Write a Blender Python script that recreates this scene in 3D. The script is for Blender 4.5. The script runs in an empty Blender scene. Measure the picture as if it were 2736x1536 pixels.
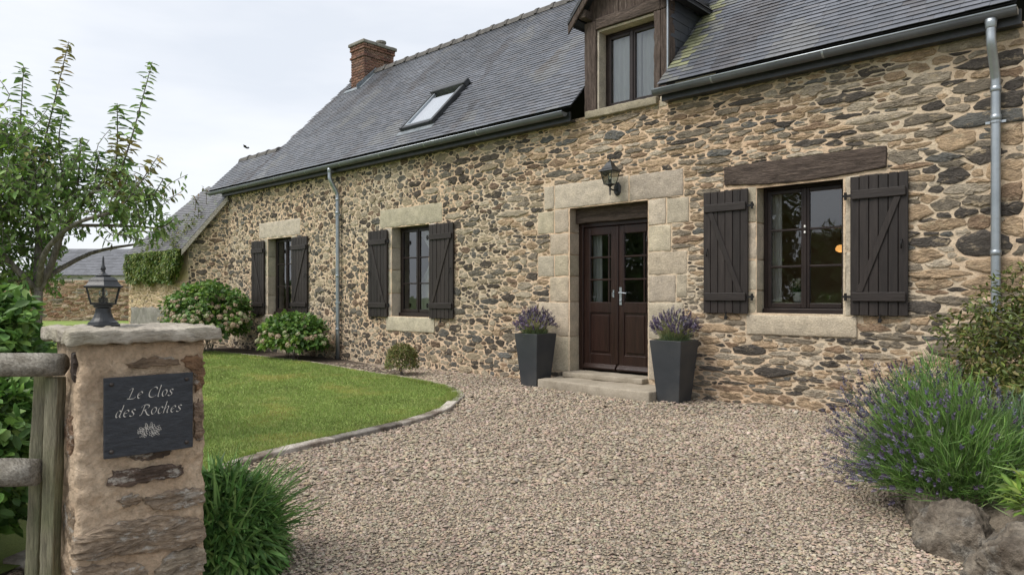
import bpy, bmesh, math, random
import numpy as np
from mathutils import Vector, Matrix, noise

scene = bpy.context.scene
C = scene.collection
rad = math.radians

# ------------------------------------------------------------------ camera
cam_d = bpy.data.cameras.new('camera')
cam = bpy.data.objects.new('camera', cam_d); C.objects.link(cam)
CAM = Vector((0.0, -8.398, 1.35))
VIEW = rad(90.0 - 46.771)
cam.location = CAM
cam.rotation_euler = (rad(90), 0, VIEW)
cam_d.sensor_width = 36.0
cam_d.lens = 36.0 * 1880.0 / 2736.0
cam_d.shift_y = 23.0 / 2736.0
cam_d.clip_start = 0.05
cam_d.clip_end = 2000
scene.camera = cam

# ------------------------------------------------------------------ sky, sun, exposure
SUN = Vector((-0.35, -0.80, 1.20)).normalized()
world = bpy.data.worlds.new('World'); scene.world = world; world.use_nodes = True
nt = world.node_tree; nt.nodes.clear()
def wn(t, **k):
    n = nt.nodes.new(t)
    for a, b in k.items(): setattr(n, a, b)
    return n
w_out = wn('ShaderNodeOutputWorld')
w_sky = wn('ShaderNodeTexSky', sky_type='NISHITA', sun_disc=False)
w_sky.sun_elevation = math.asin(SUN.z); w_sky.sun_rotation = math.atan2(SUN.x, SUN.y)
w_bg1 = wn('ShaderNodeBackground'); w_bg1.inputs[1].default_value = 0.06
w_bg2 = wn('ShaderNodeBackground'); w_bg2.inputs[1].default_value = 0.50
w_tc = wn('ShaderNodeTexCoord'); w_map = wn('ShaderNodeMapping'); w_map.inputs['Scale'].default_value = (1.0, 1.0, 4.2)
w_no = wn('ShaderNodeTexNoise'); w_no.inputs['Scale'].default_value = 1.7; w_no.inputs['Detail'].default_value = 5; w_no.inputs['Roughness'].default_value = 0.55
w_ra = wn('ShaderNodeValToRGB')
w_ra.color_ramp.elements[0].position = 0.34; w_ra.color_ramp.elements[0].color = (0.74, 0.78, 0.845, 1)
w_ra.color_ramp.elements[1].position = 0.66; w_ra.color_ramp.elements[1].color = (0.93, 0.945, 0.975, 1)
w_mix = wn('ShaderNodeMixShader'); w_mix.inputs[0].default_value = 0.9
L = nt.links.new
L(w_tc.outputs['Generated'], w_map.inputs[0]); L(w_map.outputs[0], w_no.inputs['Vector']); L(w_no.outputs['Fac'], w_ra.inputs[0])
L(w_ra.outputs[0], w_bg2.inputs[0]); L(w_sky.outputs[0], w_bg1.inputs[0])
L(w_bg1.outputs[0], w_mix.inputs[1]); L(w_bg2.outputs[0], w_mix.inputs[2]); L(w_mix.outputs[0], w_out.inputs[0])

sun_d = bpy.data.lights.new('sun', 'SUN'); sun_d.energy = 1.5; sun_d.angle = rad(35); sun_d.color = (1.0, 0.95, 0.88)
sun = bpy.data.objects.new('sun', sun_d); C.objects.link(sun)
sun.rotation_euler = (-SUN).to_track_quat('-Z', 'Y').to_euler(); sun.location = (-6, -12, 20)

vs = scene.view_settings
vs.view_transform = 'Standard'; vs.look = 'None'; vs.gamma = 1.0; vs.use_curve_mapping = False
vs.exposure = 1.22
scene.cycles.use_denoising = True
scene.cycles.max_bounces = 8
scene.cycles.transparent_max_bounces = 16

RNG = np.random.default_rng(11)
PR = random.Random(5)

# ------------------------------------------------------------------ materials
MATS = {}
def material(name, col, col2=None, rough=0.8, nscale=6.0, bump=0.3, bscale=40.0, stretch=(1, 1, 1), metal=0.0,
             tint=False, contrast=(0.35, 0.65), fine=0.25, spec=0.4, spots=None, translucent=0.0, bdist=0.01, big=None, objrand=0.0):
    """procedural surface: two-colour mottling (or the piece's own tint), fine grain, optional spots, bump"""
    m = bpy.data.materials.new(name); m.use_nodes = True
    t = m.node_tree; N = t.nodes; K = t.links.new
    b = N['Principled BSDF']; out = N['Material Output']
    b.inputs['Roughness'].default_value = rough; b.inputs['Metallic'].default_value = metal
    b.inputs['Specular IOR Level'].default_value = spec
    tc = N.new('ShaderNodeTexCoord'); mp = N.new('ShaderNodeMapping'); mp.inputs['Scale'].default_value = stretch
    K(tc.outputs['Object'], mp.inputs[0])
    n1 = N.new('ShaderNodeTexNoise'); n1.inputs['Scale'].default_value = nscale; n1.inputs['Detail'].default_value = 7; n1.inputs['Roughness'].default_value = 0.62
    K(mp.outputs[0], n1.inputs['Vector'])
    mr = N.new('ShaderNodeMapRange'); mr.inputs[1].default_value = contrast[0]; mr.inputs[2].default_value = contrast[1]
    K(n1.outputs['Fac'], mr.inputs[0])
    mix = N.new('ShaderNodeMix'); mix.data_type = 'RGBA'
    K(mr.outputs[0], mix.inputs[0])
    col = tuple(col) + (1,); col2 = (tuple(col2) + (1,)) if col2 else col
    mix.inputs[6].default_value = col; mix.inputs[7].default_value = col2
    cur = mix.outputs[2]
    if tint:
        at = N.new('ShaderNodeAttribute'); at.attribute_name = 'tint'
        mm = N.new('ShaderNodeMix'); mm.data_type = 'RGBA'; mm.blend_type = 'MULTIPLY'; mm.inputs[0].default_value = 1
        K(at.outputs['Color'], mm.inputs[6]); K(cur, mm.inputs[7]); cur = mm.outputs[2]
    if big:                                   # broad weathering: colour, scale, lo, hi
        nb = N.new('ShaderNodeTexNoise'); nb.inputs['Scale'].default_value = big[1]; nb.inputs['Detail'].default_value = 4
        K(tc.outputs['Object'], nb.inputs['Vector'])
        mb = N.new('ShaderNodeMapRange'); mb.inputs[1].default_value = big[2]; mb.inputs[2].default_value = big[3]; mb.inputs[4].default_value = big[4] if len(big) > 4 else 1.0
        K(nb.outputs['Fac'], mb.inputs[0])
        mx = N.new('ShaderNodeMix'); mx.data_type = 'RGBA'; K(mb.outputs[0], mx.inputs[0]); K(cur, mx.inputs[6]); mx.inputs[7].default_value = tuple(big[0]) + (1,); cur = mx.outputs[2]
    if spots:                                 # lichen / stains: colour, scale, threshold, softness
        ns = N.new('ShaderNodeTexNoise'); ns.inputs['Scale'].default_value = spots[1]; ns.inputs['Detail'].default_value = 6; ns.inputs['Roughness'].default_value = 0.7
        K(mp.outputs[0], ns.inputs['Vector'])
        ms = N.new('ShaderNodeMapRange'); ms.inputs[1].default_value = spots[2]; ms.inputs[2].default_value = spots[2] + spots[3]; ms.inputs[4].default_value = spots[4] if len(spots) > 4 else 0.8
        K(ns.outputs['Fac'], ms.inputs[0])
        mx = N.new('ShaderNodeMix'); mx.data_type = 'RGBA'; K(ms.outputs[0], mx.inputs[0]); K(cur, mx.inputs[6]); mx.inputs[7].default_value = tuple(spots[0]) + (1,); cur = mx.outputs[2]
    n2 = N.new('ShaderNodeTexNoise'); n2.inputs['Scale'].default_value = bscale; n2.inputs['Detail'].default_value = 8; n2.inputs['Roughness'].default_value = 0.7
    K(mp.outputs[0], n2.inputs['Vector'])
    if fine:
        mf = N.new('ShaderNodeMapRange'); mf.inputs[1].default_value = 0.25; mf.inputs[2].default_value = 0.75; mf.inputs[3].default_value = 1 - fine; mf.inputs[4].default_value = 1 + fine
        K(n2.outputs['Fac'], mf.inputs[0])
        mx = N.new('ShaderNodeMix'); mx.data_type = 'RGBA'; mx.blend_type = 'MULTIPLY'; mx.inputs[0].default_value = 1
        K(cur, mx.inputs[6]); K(mf.outputs[0], mx.inputs[7]); cur = mx.outputs[2]
    if objrand:                               # boards and blocks differ a little from one another
        oi = N.new('ShaderNodeObjectInfo'); mo = N.new('ShaderNodeMapRange'); mo.inputs[3].default_value = 1 - objrand; mo.inputs[4].default_value = 1 + objrand
        K(oi.outputs['Random'], mo.inputs[0]); mx = N.new('ShaderNodeMix'); mx.data_type = 'RGBA'; mx.blend_type = 'MULTIPLY'; mx.inputs[0].default_value = 1
        K(cur, mx.inputs[6]); K(mo.outputs[0], mx.inputs[7]); cur = mx.outputs[2]
    K(cur, b.inputs['Base Color'])
    if bump:
        ad = N.new('ShaderNodeMath'); ad.operation = 'MULTIPLY_ADD'; ad.inputs[1].default_value = 1.6
        K(n1.outputs['Fac'], ad.inputs[0]); K(n2.outputs['Fac'], ad.inputs[2])
        bp = N.new('ShaderNodeBump'); bp.inputs['Strength'].default_value = bump; bp.inputs['Distance'].default_value = bdist
        K(ad.outputs[0], bp.inputs['Height']); K(bp.outputs[0], b.inputs['Normal'])
    if translucent:
        tr = N.new('ShaderNodeBsdfTranslucent'); K(cur, tr.inputs[0])
        ms = N.new('ShaderNodeMixShader'); ms.inputs[0].default_value = translucent
        K(b.outputs[0], ms.inputs[1]); K(tr.outputs[0], ms.inputs[2]); K(ms.outputs[0], out.inputs[0])
    MATS[name] = m
    return m

W1 = (1, 1, 1)
material('rubble', (.62, .61, .60), (1.35, 1.32, 1.25), rough=.92, nscale=10, bump=1.0, bscale=48, stretch=(.8, 1, 1.5), tint=True, fine=.5, contrast=(.3, .7), spots=((.46, .37, .25), 7.5, .56, .09, .80), bdist=.028)
material('mortar', (.59, .425, .285), (.68, .515, .36), rough=.95, nscale=5, bump=.75, bscale=42, fine=.28, big=((.56, .48, .36), .45, .42, .60, .8), spots=((.34, .27, .19), 9, .62, .10, .5), bdist=.02)
material('granite', (.82, .82, .82), (1.12, 1.11, 1.09), rough=.92, nscale=6, bump=.9, bscale=55, tint=True, fine=.38, spots=((.27, .225, .17), 4.5, .58, .14, .6), bdist=.014)
material('slate', (1.0, 1.0, 1.03), (1.3, 1.3, 1.33), rough=.42, nscale=3, bump=.2, bscale=22, tint=True, fine=.10, spec=.55, contrast=(.25, .75), spots=((.19, .188, .178), 5, .66, .12, .4))
material('underlay', (.02, .02, .022), rough=.9, bump=0, fine=0)
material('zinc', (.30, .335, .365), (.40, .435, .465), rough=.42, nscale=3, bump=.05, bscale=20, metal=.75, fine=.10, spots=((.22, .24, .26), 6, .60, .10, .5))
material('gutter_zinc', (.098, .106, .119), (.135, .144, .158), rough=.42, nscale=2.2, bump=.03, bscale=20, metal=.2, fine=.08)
material('dark_paint', (.0155, .0112, .0098), (.027, .0205, .018), rough=.55, nscale=4, bump=.3, bscale=14, stretch=(9, 9, .8), fine=.3, spots=((.070, .060, .054), 2.2, .63, .16, .5), objrand=.3)
material('dark_paint_h', (.0155, .0112, .0098), (.026, .020, .0175), rough=.55, nscale=4, bump=.25, bscale=14, stretch=(.9, 9, 9), fine=.25)
material('window_paint', (.014, .0088, .0078), (.024, .015, .013), rough=.4, nscale=6, bump=.12, bscale=30, fine=.2)
material('door_paint', (.0175, .0084, .0068), (.030, .0145, .0115), rough=.30, nscale=4, bump=.2, bscale=12, stretch=(8, 8, .7), fine=.3)
material('old_beam', (.055, .040, .032), (.13, .098, .08), rough=.88, nscale=4, bump=.9, bscale=16, stretch=(.8, 7, 7), fine=.45, spots=((.025, .02, .018), 2.5, .58, .1, .8), bdist=.02)
material('old_post', (.055, .038, .030), (.135, .10, .082), rough=.88, nscale=4, bump=.9, bscale=16, stretch=(8, 8, .7), fine=.45, spots=((.24, .20, .17), 3.2, .60, .08, .7), bdist=.02)
material('fence_wood', (.21, .19, .155), (.38, .355, .31), rough=.92, nscale=3.5, bump=.9, bscale=14, stretch=(.7, 8, 8), fine=.45, spots=((.10, .09, .075), 2.4, .62, .08, .6), bdist=.015)
material('post_wood', (.20, .185, .13), (.33, .31, .22), rough=.92, nscale=3.5, bump=.9, bscale=14, stretch=(8, 8, .7), fine=.45, big=((.19, .23, .09), 3.0, .45, .65, .6), bdist=.015)
material('brick', (.75, .75, .75), (1.2, 1.15, 1.1), rough=.9, nscale=12, bump=.5, bscale=60, tint=True, fine=.3)
material('brick_mortar', (.42, .36, .28), rough=.95, bump=.4, fine=.2)
material('lantern_black', (.014, .016, .019), (.024, .027, .031), rough=.42, nscale=12, bump=.12, bscale=70, fine=.2, spec=.5)
material('planter_grey', (.033, .037, .042), (.042, .046, .052), rough=.52, nscale=3, bump=.08, bscale=60, fine=.12, big=((.062, .063, .062), 2.6, .45, .72, .8), spots=((.085, .082, .076), 12, .66, .07, .45))
material('plaque_slate', (.022, .026, .034), (.036, .041, .050), rough=.5, nscale=14, bump=.35, bscale=30, stretch=(1, 1, 3), fine=.25)
material('engraving', (.58, .56, .52), rough=.8, bump=0, fine=0)
material('screw_metal', (.10, .09, .085), (.06, .05, .045), rough=.5, metal=.8, bump=.2)
material('pillar_mortar', (.55, .41, .285), (.70, .555, .405), rough=.96, nscale=5, bump=1.0, bscale=34, fine=.4, spots=((.30, .205, .135), 6.5, .63, .10, .6), big=((.48, .34, .225), 2.2, .48, .66, .7), bdist=.03)
material('pillar_stone', (.62, .60, .58), (1.3, 1.25, 1.2), rough=.95, nscale=13, bump=1.0, bscale=45, stretch=(.7, 1, 1.6), tint=True, fine=.5, spots=((.56, .52, .46), 16, .54, .08, .9), bdist=.03)
material('cap_stone', (.29, .255, .205), (.48, .44, .375), rough=.95, nscale=7, bump=.9, bscale=38, fine=.4, stretch=(.8, .8, 2.2), spots=((.13, .12, .10), 9, .60, .08, .7), big=((.33, .31, .20), 3.0, .55, .7, .6), bdist=.02)
material('rock', (.12, .095, .072), (.33, .285, .225), rough=.95, nscale=6, bump=1.0, bscale=30, fine=.6, spots=((.075, .06, .046), 9, .56, .06, .8), big=((.40, .385, .34), 9, .56, .66, .8), bdist=.05)
material('step_stone', (.25, .215, .165), (.365, .32, .255), rough=.92, nscale=4, bump=.5, bscale=50, fine=.28, spots=((.25, .22, .17), 4, .60, .14, .6))
material('edging_wood', (.13, .105, .085), (.36, .33, .295), rough=.92, nscale=2.2, bump=.7, bscale=30, fine=.4, contrast=(.42, .58), objrand=.4)
material('gravel_bed', (.24, .195, .148), (.34, .285, .222), rough=.98, nscale=55, bump=1.0, bscale=120, fine=.45, bdist=.02)
material('pebble', (.78, .78, .78), (1.15, 1.14, 1.12), rough=.88, nscale=25, bump=.25, bscale=120, tint=True, fine=.2)
material('soil', (.050, .036, .026), (.105, .080, .060), rough=1, nscale=30, bump=1, bscale=80, fine=.5)
material('turf', (.15, .215, .042), (.21, .28, .065), rough=1, nscale=3, bump=.6, bscale=160, fine=.5, big=((.20, .19, .07), .9, .52, .70, .6))
material('meadow', (.075, .115, .03), (.13, .165, .05), rough=1, nscale=.4, bump=.5, bscale=60, fine=.4)
material('grass_blade', W1, rough=.75, bump=0, tint=True, fine=0, spec=.2, translucent=.3)
material('leaf', (1.2, 1.2, 1.2), (1.9, 1.9, 1.8), rough=.5, nscale=14, bump=0, tint=True, fine=0, spec=.35, translucent=.28)
material('flower', W1, rough=.85, bump=0, tint=True, fine=0, spec=.2, translucent=.25)
material('bark', (.10, .085, .072), (.24, .215, .19), rough=.95, nscale=16, bump=.8, bscale=40, stretch=(2, 2, .6), fine=.4, spots=((.26, .28, .20), 10, .62, .1, .6))
material('curtain', (.82, .82, .80), (.86, .86, .84), rough=.9, bump=0, fine=0, translucent=.35)
material('plaster', (.42, .36, .26), (.48, .42, .31), rough=.95, nscale=2, bump=.1, fine=.05)
material('room_floor', (.07, .05, .035), (.10, .07, .05), rough=.6, bump=.1)
material('pot_white', (.62, .61, .57), (.70, .69, .66), rough=.35, bump=.05, fine=.05)
material('ridge_clay', (.075, .072, .07), (.14, .13, .12), rough=.9, nscale=7, bump=.5, bscale=40, fine=.35, spots=((.22, .21, .17), 9, .62, .08, .5))
material('grey_render', (.17, .16, .14), (.28, .265, .235), rough=.95, nscale=4, bump=.8, bscale=40, fine=.35, bdist=.02)
material('white_wash', (.62, .60, .57), rough=.9, bump=.2)
material('skylight_frame', (.040, .042, .045), (.055, .058, .062), rough=.4, bump=.05, fine=.08, metal=.3)
material('lead', (.16, .185, .205), (.25, .275, .295), rough=.5, nscale=5, bump=.15, metal=.5, fine=.15)
material('iron', (.012, .012, .013), (.02, .019, .019), rough=.55, metal=.4, bump=.2)

def glass_mat(name, tintc, gain, base):
    m = bpy.data.materials.new(name); m.use_nodes = True
    t = m.node_tree; N = t.nodes; K = t.links.new; N.clear()
    o = N.new('ShaderNodeOutputMaterial'); tr = N.new('ShaderNodeBsdfTransparent'); tr.inputs[0].default_value = tuple(tintc) + (1,)
    gl = N.new('ShaderNodeBsdfGlossy'); gl.inputs['Roughness'].default_value = .015; gl.inputs['Color'].default_value = (.95, .97, 1, 1)
    nz = N.new('ShaderNodeTexNoise'); nz.inputs['Scale'].default_value = 2.2; bp = N.new('ShaderNodeBump'); bp.inputs['Strength'].default_value = .04; bp.inputs['Distance'].default_value = .05
    tc = N.new('ShaderNodeTexCoord'); K(tc.outputs['Object'], nz.inputs['Vector']); K(nz.outputs['Fac'], bp.inputs['Height']); K(bp.outputs[0], gl.inputs['Normal'])
    fr = N.new('ShaderNodeFresnel'); fr.inputs['IOR'].default_value = 1.5
    ma = N.new('ShaderNodeMath'); ma.operation = 'MULTIPLY_ADD'; ma.inputs[1].default_value = gain; ma.inputs[2].default_value = base; ma.use_clamp = True
    K(fr.outputs[0], ma.inputs[0]); mx = N.new('ShaderNodeMixShader'); K(ma.outputs[0], mx.inputs[0]); K(tr.outputs[0], mx.inputs[1]); K(gl.outputs[0], mx.inputs[2]); K(mx.outputs[0], o.inputs[0])
    MATS[name] = m
glass_mat('glass', (.90, .93, .92), 1.6, .055)
glass_mat('glass_sky', (.55, .6, .62), 1.8, .30)
glass_mat('glass_lamp', (.86, .90, .87), .8, .02)
m = bpy.data.materials.new('lamp_glow'); m.use_nodes = True
e = m.node_tree.nodes['Principled BSDF']; e.inputs['Base Color'].default_value = (.9, .6, .3, 1); e.inputs['Emission Color'].default_value = (1, .46, .12, 1); e.inputs['Emission Strength'].default_value = .45
MATS['lamp_glow'] = m

# ------------------------------------------------------------------ object helpers
LOC = {}
def tagd(o, label=None, cat=None, group=None, kind=None):
    if label: o['label'] = label
    if cat: o['category'] = cat
    if group: o['group'] = group
    if kind: o['kind'] = kind
    return o
def thing(name, label, cat, loc=(0, 0, 0), rotz=0.0, group=None):
    o = bpy.data.objects.new(name, None); C.objects.link(o)
    o.location = loc; o.rotation_euler = (0, 0, rotz); o.empty_display_size = .1
    LOC[o.name] = (np.array(loc, float), rotz)
    return tagd(o, label, cat, group)
def place(V, parent):
    """world coordinates -> the parent's local ones"""
    if parent is None: return V
    loc, rz = LOC[parent.name]
    V = V - loc
    if rz:
        c, s = math.cos(-rz), math.sin(-rz)
        V = np.stack([V[:, 0] * c - V[:, 1] * s, V[:, 0] * s + V[:, 1] * c, V[:, 2]], 1)
    return V
def mesh_obj(name, V, F, mat, parent=None, tint=None, smooth=False, local=False, bevel=0.0, recalc=False):
    V = np.asarray(V, float).reshape(-1, 3)
    if parent is not None and not local: V = place(V, parent)
    me = bpy.data.meshes.new(name)
    if isinstance(F, np.ndarray):
        k = F.shape[1]; nf = len(F)
        me.vertices.add(len(V)); me.vertices.foreach_set('co', V.astype(np.float32).ravel())
        me.loops.add(nf * k); me.loops.foreach_set('vertex_index', F.astype(np.int32).ravel())
        me.polygons.add(nf); me.polygons.foreach_set('loop_start', np.arange(0, nf * k, k, dtype=np.int32))
        me.update(calc_edges=True)
    else:
        me.from_pydata(V.tolist(), [], F); me.update()
    if tint is not None:
        tint = np.asarray(tint, float)
        if tint.ndim == 1: tint = np.tile(tint, (len(V), 1))
        a = me.attributes.new('tint', 'FLOAT_COLOR', 'POINT')
        a.data.foreach_set('color', np.concatenate([tint, np.ones((len(tint), 1))], 1).astype(np.float32).ravel())
    if bevel or recalc:
        bm = bmesh.new(); bm.from_mesh(me)
        if recalc: bmesh.ops.recalc_face_normals(bm, faces=bm.faces)
        if bevel: bmesh.ops.bevel(bm, geom=[e for e in bm.edges if len(e.link_faces) == 2 and e.calc_face_angle(0) > .5], offset=bevel, segments=1, affect='EDGES', profile=.5, clamp_overlap=True)
        bm.to_mesh(me); bm.free()
    me.polygons.foreach_set('use_smooth', np.full(len(me.polygons), bool(smooth)))
    me.materials.append(MATS[mat])
    o = bpy.data.objects.new(name, me); C.objects.link(o)
    if parent is not None:
        o.parent = parent; LOC[o.name] = LOC[parent.name]
    else:
        LOC[o.name] = (np.zeros(3), 0.0)
    return o

class MB:
    """collects shapes into one mesh"""
    def __init__(s): s.v = []; s.f = []; s.t = []; s.n = 0
    def add(s, V, F, tint=None):
        V = np.asarray(V, float).reshape(-1, 3); o = s.n
        s.v.append(V); s.f += [tuple(i + o for i in f) for f in F]; s.n += len(V)
        if tint is not None: s.t.append(np.tile(np.asarray(tint, float), (len(V), 1)) if np.ndim(tint) == 1 else np.asarray(tint, float))
        return s
    def box(s, x0, x1, y0, y1, z0, z1, tint=None, M=None):
        V = np.array([(x, y, z) for x in (x0, x1) for y in (y0, y1) for z in (z0, z1)], float)
        if M is not None: V = np.array([tuple(M @ Vector(p)) for p in V])
        return s.add(V, [(0, 1, 3, 2), (4, 6, 7, 5), (0, 4, 5, 1), (2, 3, 7, 6), (0, 2, 6, 4), (1, 5, 7, 3)], tint)
    def tube(s, path, r, n=8, caps=True, tint=None):
        P = [Vector(p) for p in path]; k = len(P); r = [r] * k if np.isscalar(r) else list(r)
        V = []; up = None
        for i in range(k):
            d = (P[min(i + 1, k - 1)] - P[max(i - 1, 0)]).normalized()
            if up is None: up = Vector((0, 0, 1)) if abs(d.z) < .9 else Vector((1, 0, 0))
            a = d.cross(up).normalized(); b = a.cross(d).normalized(); up = b
            for j in range(n):
                q = 2 * math.pi * j / n; V.append(P[i] + (a * math.cos(q) + b * math.sin(q)) * r[i])
        F = [(i * n + j, i * n + (j + 1) % n, (i + 1) * n + (j + 1) % n, (i + 1) * n + j) for i in range(k - 1) for j in range(n)]
        if caps: F += [tuple(range(n))[::-1], tuple((k - 1) * n + j for j in range(n))]
        return s.add([tuple(v) for v in V], F, tint)
    def lathe(s, prof, c=(0, 0, 0), n=16, tint=None, ang0=0.0):
        V = [(c[0] + r * math.cos(ang0 + 2 * math.pi * j / n), c[1] + r * math.sin(ang0 + 2 * math.pi * j / n), c[2] + z) for r, z in prof for j in range(n)]
        k = len(prof)
        F = [(i * n + j, i * n + (j + 1) % n, (i + 1) * n + (j + 1) % n, (i + 1) * n + j) for i in range(k - 1) for j in range(n)]
        F += [tuple(range(n))[::-1], tuple((k - 1) * n + j for j in range(n))]
        return s.add(V, F, tint)
    def build(s, name, mat, parent=None, **k):
        return mesh_obj(name, np.concatenate(s.v), s.f, mat, parent, tint=(np.concatenate(s.t) if s.t else None), **k)

def fbm(p, sc, o=4): return noise.fractal(Vector(p) * sc, 1.0, 2.0, o)

def rough_block(x0, x1, y0, y1, z0, z1, r=.012, seg=.08, amp=.004, nsc=14, seed=0.0, taper=None):
    """box with worn rounded edges and an uneven face, all in one skin"""
    def axis(a, b):
        rr = min(r, (b - a) * .3); n = max(1, int((b - a - 2 * rr) / seg))
        return np.array([a, a + rr * .3] + list(np.linspace(a + rr, b - rr, n + 1)) + [b - rr * .3, b]), rr
    (X, rx), (Y, ry), (Z, rz) = axis(x0, x1), axis(y0, y1), axis(z0, z1)
    nx, ny, nz = len(X), len(Y), len(Z); idx = {}; V = []
    def vid(i, j, k):
        if (i, j, k) not in idx:
            p = np.array([X[i], Y[j], Z[k]]); q = np.array([min(max(p[0], x0 + rx), x1 - rx), min(max(p[1], y0 + ry), y1 - ry), min(max(p[2], z0 + rz), z1 - rz)])
            d = p - q; l = np.linalg.norm(d); rm = min(rx, ry, rz)
            if l > 1e-9:
                nrm = d / l; m = max(abs(d[0]) / rx, abs(d[1]) / ry, abs(d[2]) / rz)
                p = q + nrm * rm * m + (nrm * (np.array([rx, ry, rz]) - rm) * m)
                p = p + nrm * amp * 2.0 * fbm((p[0] + seed, p[1] + seed * .7, p[2] - seed), nsc)
            idx[(i, j, k)] = len(V); V.append(p)
        return idx[(i, j, k)]
    F = []
    for i in range(nx - 1):
        for j in range(ny - 1):
            F.append((vid(i, j, 0), vid(i, j + 1, 0), vid(i + 1, j + 1, 0), vid(i + 1, j, 0)))
            F.append((vid(i, j, nz - 1), vid(i + 1, j, nz - 1), vid(i + 1, j + 1, nz - 1), vid(i, j + 1, nz - 1)))
    for i in range(nx - 1):
        for k in range(nz - 1):
            F.append((vid(i, 0, k), vid(i + 1, 0, k), vid(i + 1, 0, k + 1), vid(i, 0, k + 1)))
            F.append((vid(i, ny - 1, k), vid(i, ny - 1, k + 1), vid(i + 1, ny - 1, k + 1), vid(i + 1, ny - 1, k)))
    for j in range(ny - 1):
        for k in range(nz - 1):
            F.append((vid(0, j, k), vid(0, j, k + 1), vid(0, j + 1, k + 1), vid(0, j + 1, k)))
            F.append((vid(nx - 1, j, k), vid(nx - 1, j + 1, k), vid(nx - 1, j + 1, k + 1), vid(nx - 1, j, k + 1)))
    return np.array(V), F

FW = np.array([-math.sin(VIEW), math.cos(VIEW)]); RT = np.array([math.cos(VIEW), math.sin(VIEW)])
def screen(p):
    """where a point falls in the frame (used only to rank pieces by how large they show)"""
    d = np.array([p[0] - CAM.x, p[1] - CAM.y]); z = d @ FW
    if z < .1: return 9, 9, z
    return (d @ RT) / z * 1880 / 1368, (p[2] - CAM.z) / z * 1880 / 768, z
def shown(p, area):
    x, y, z = screen(p)
    return area / (z * z) if abs(x) < 1.02 and -1.0 < y < 1.06 else 0.0

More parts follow.
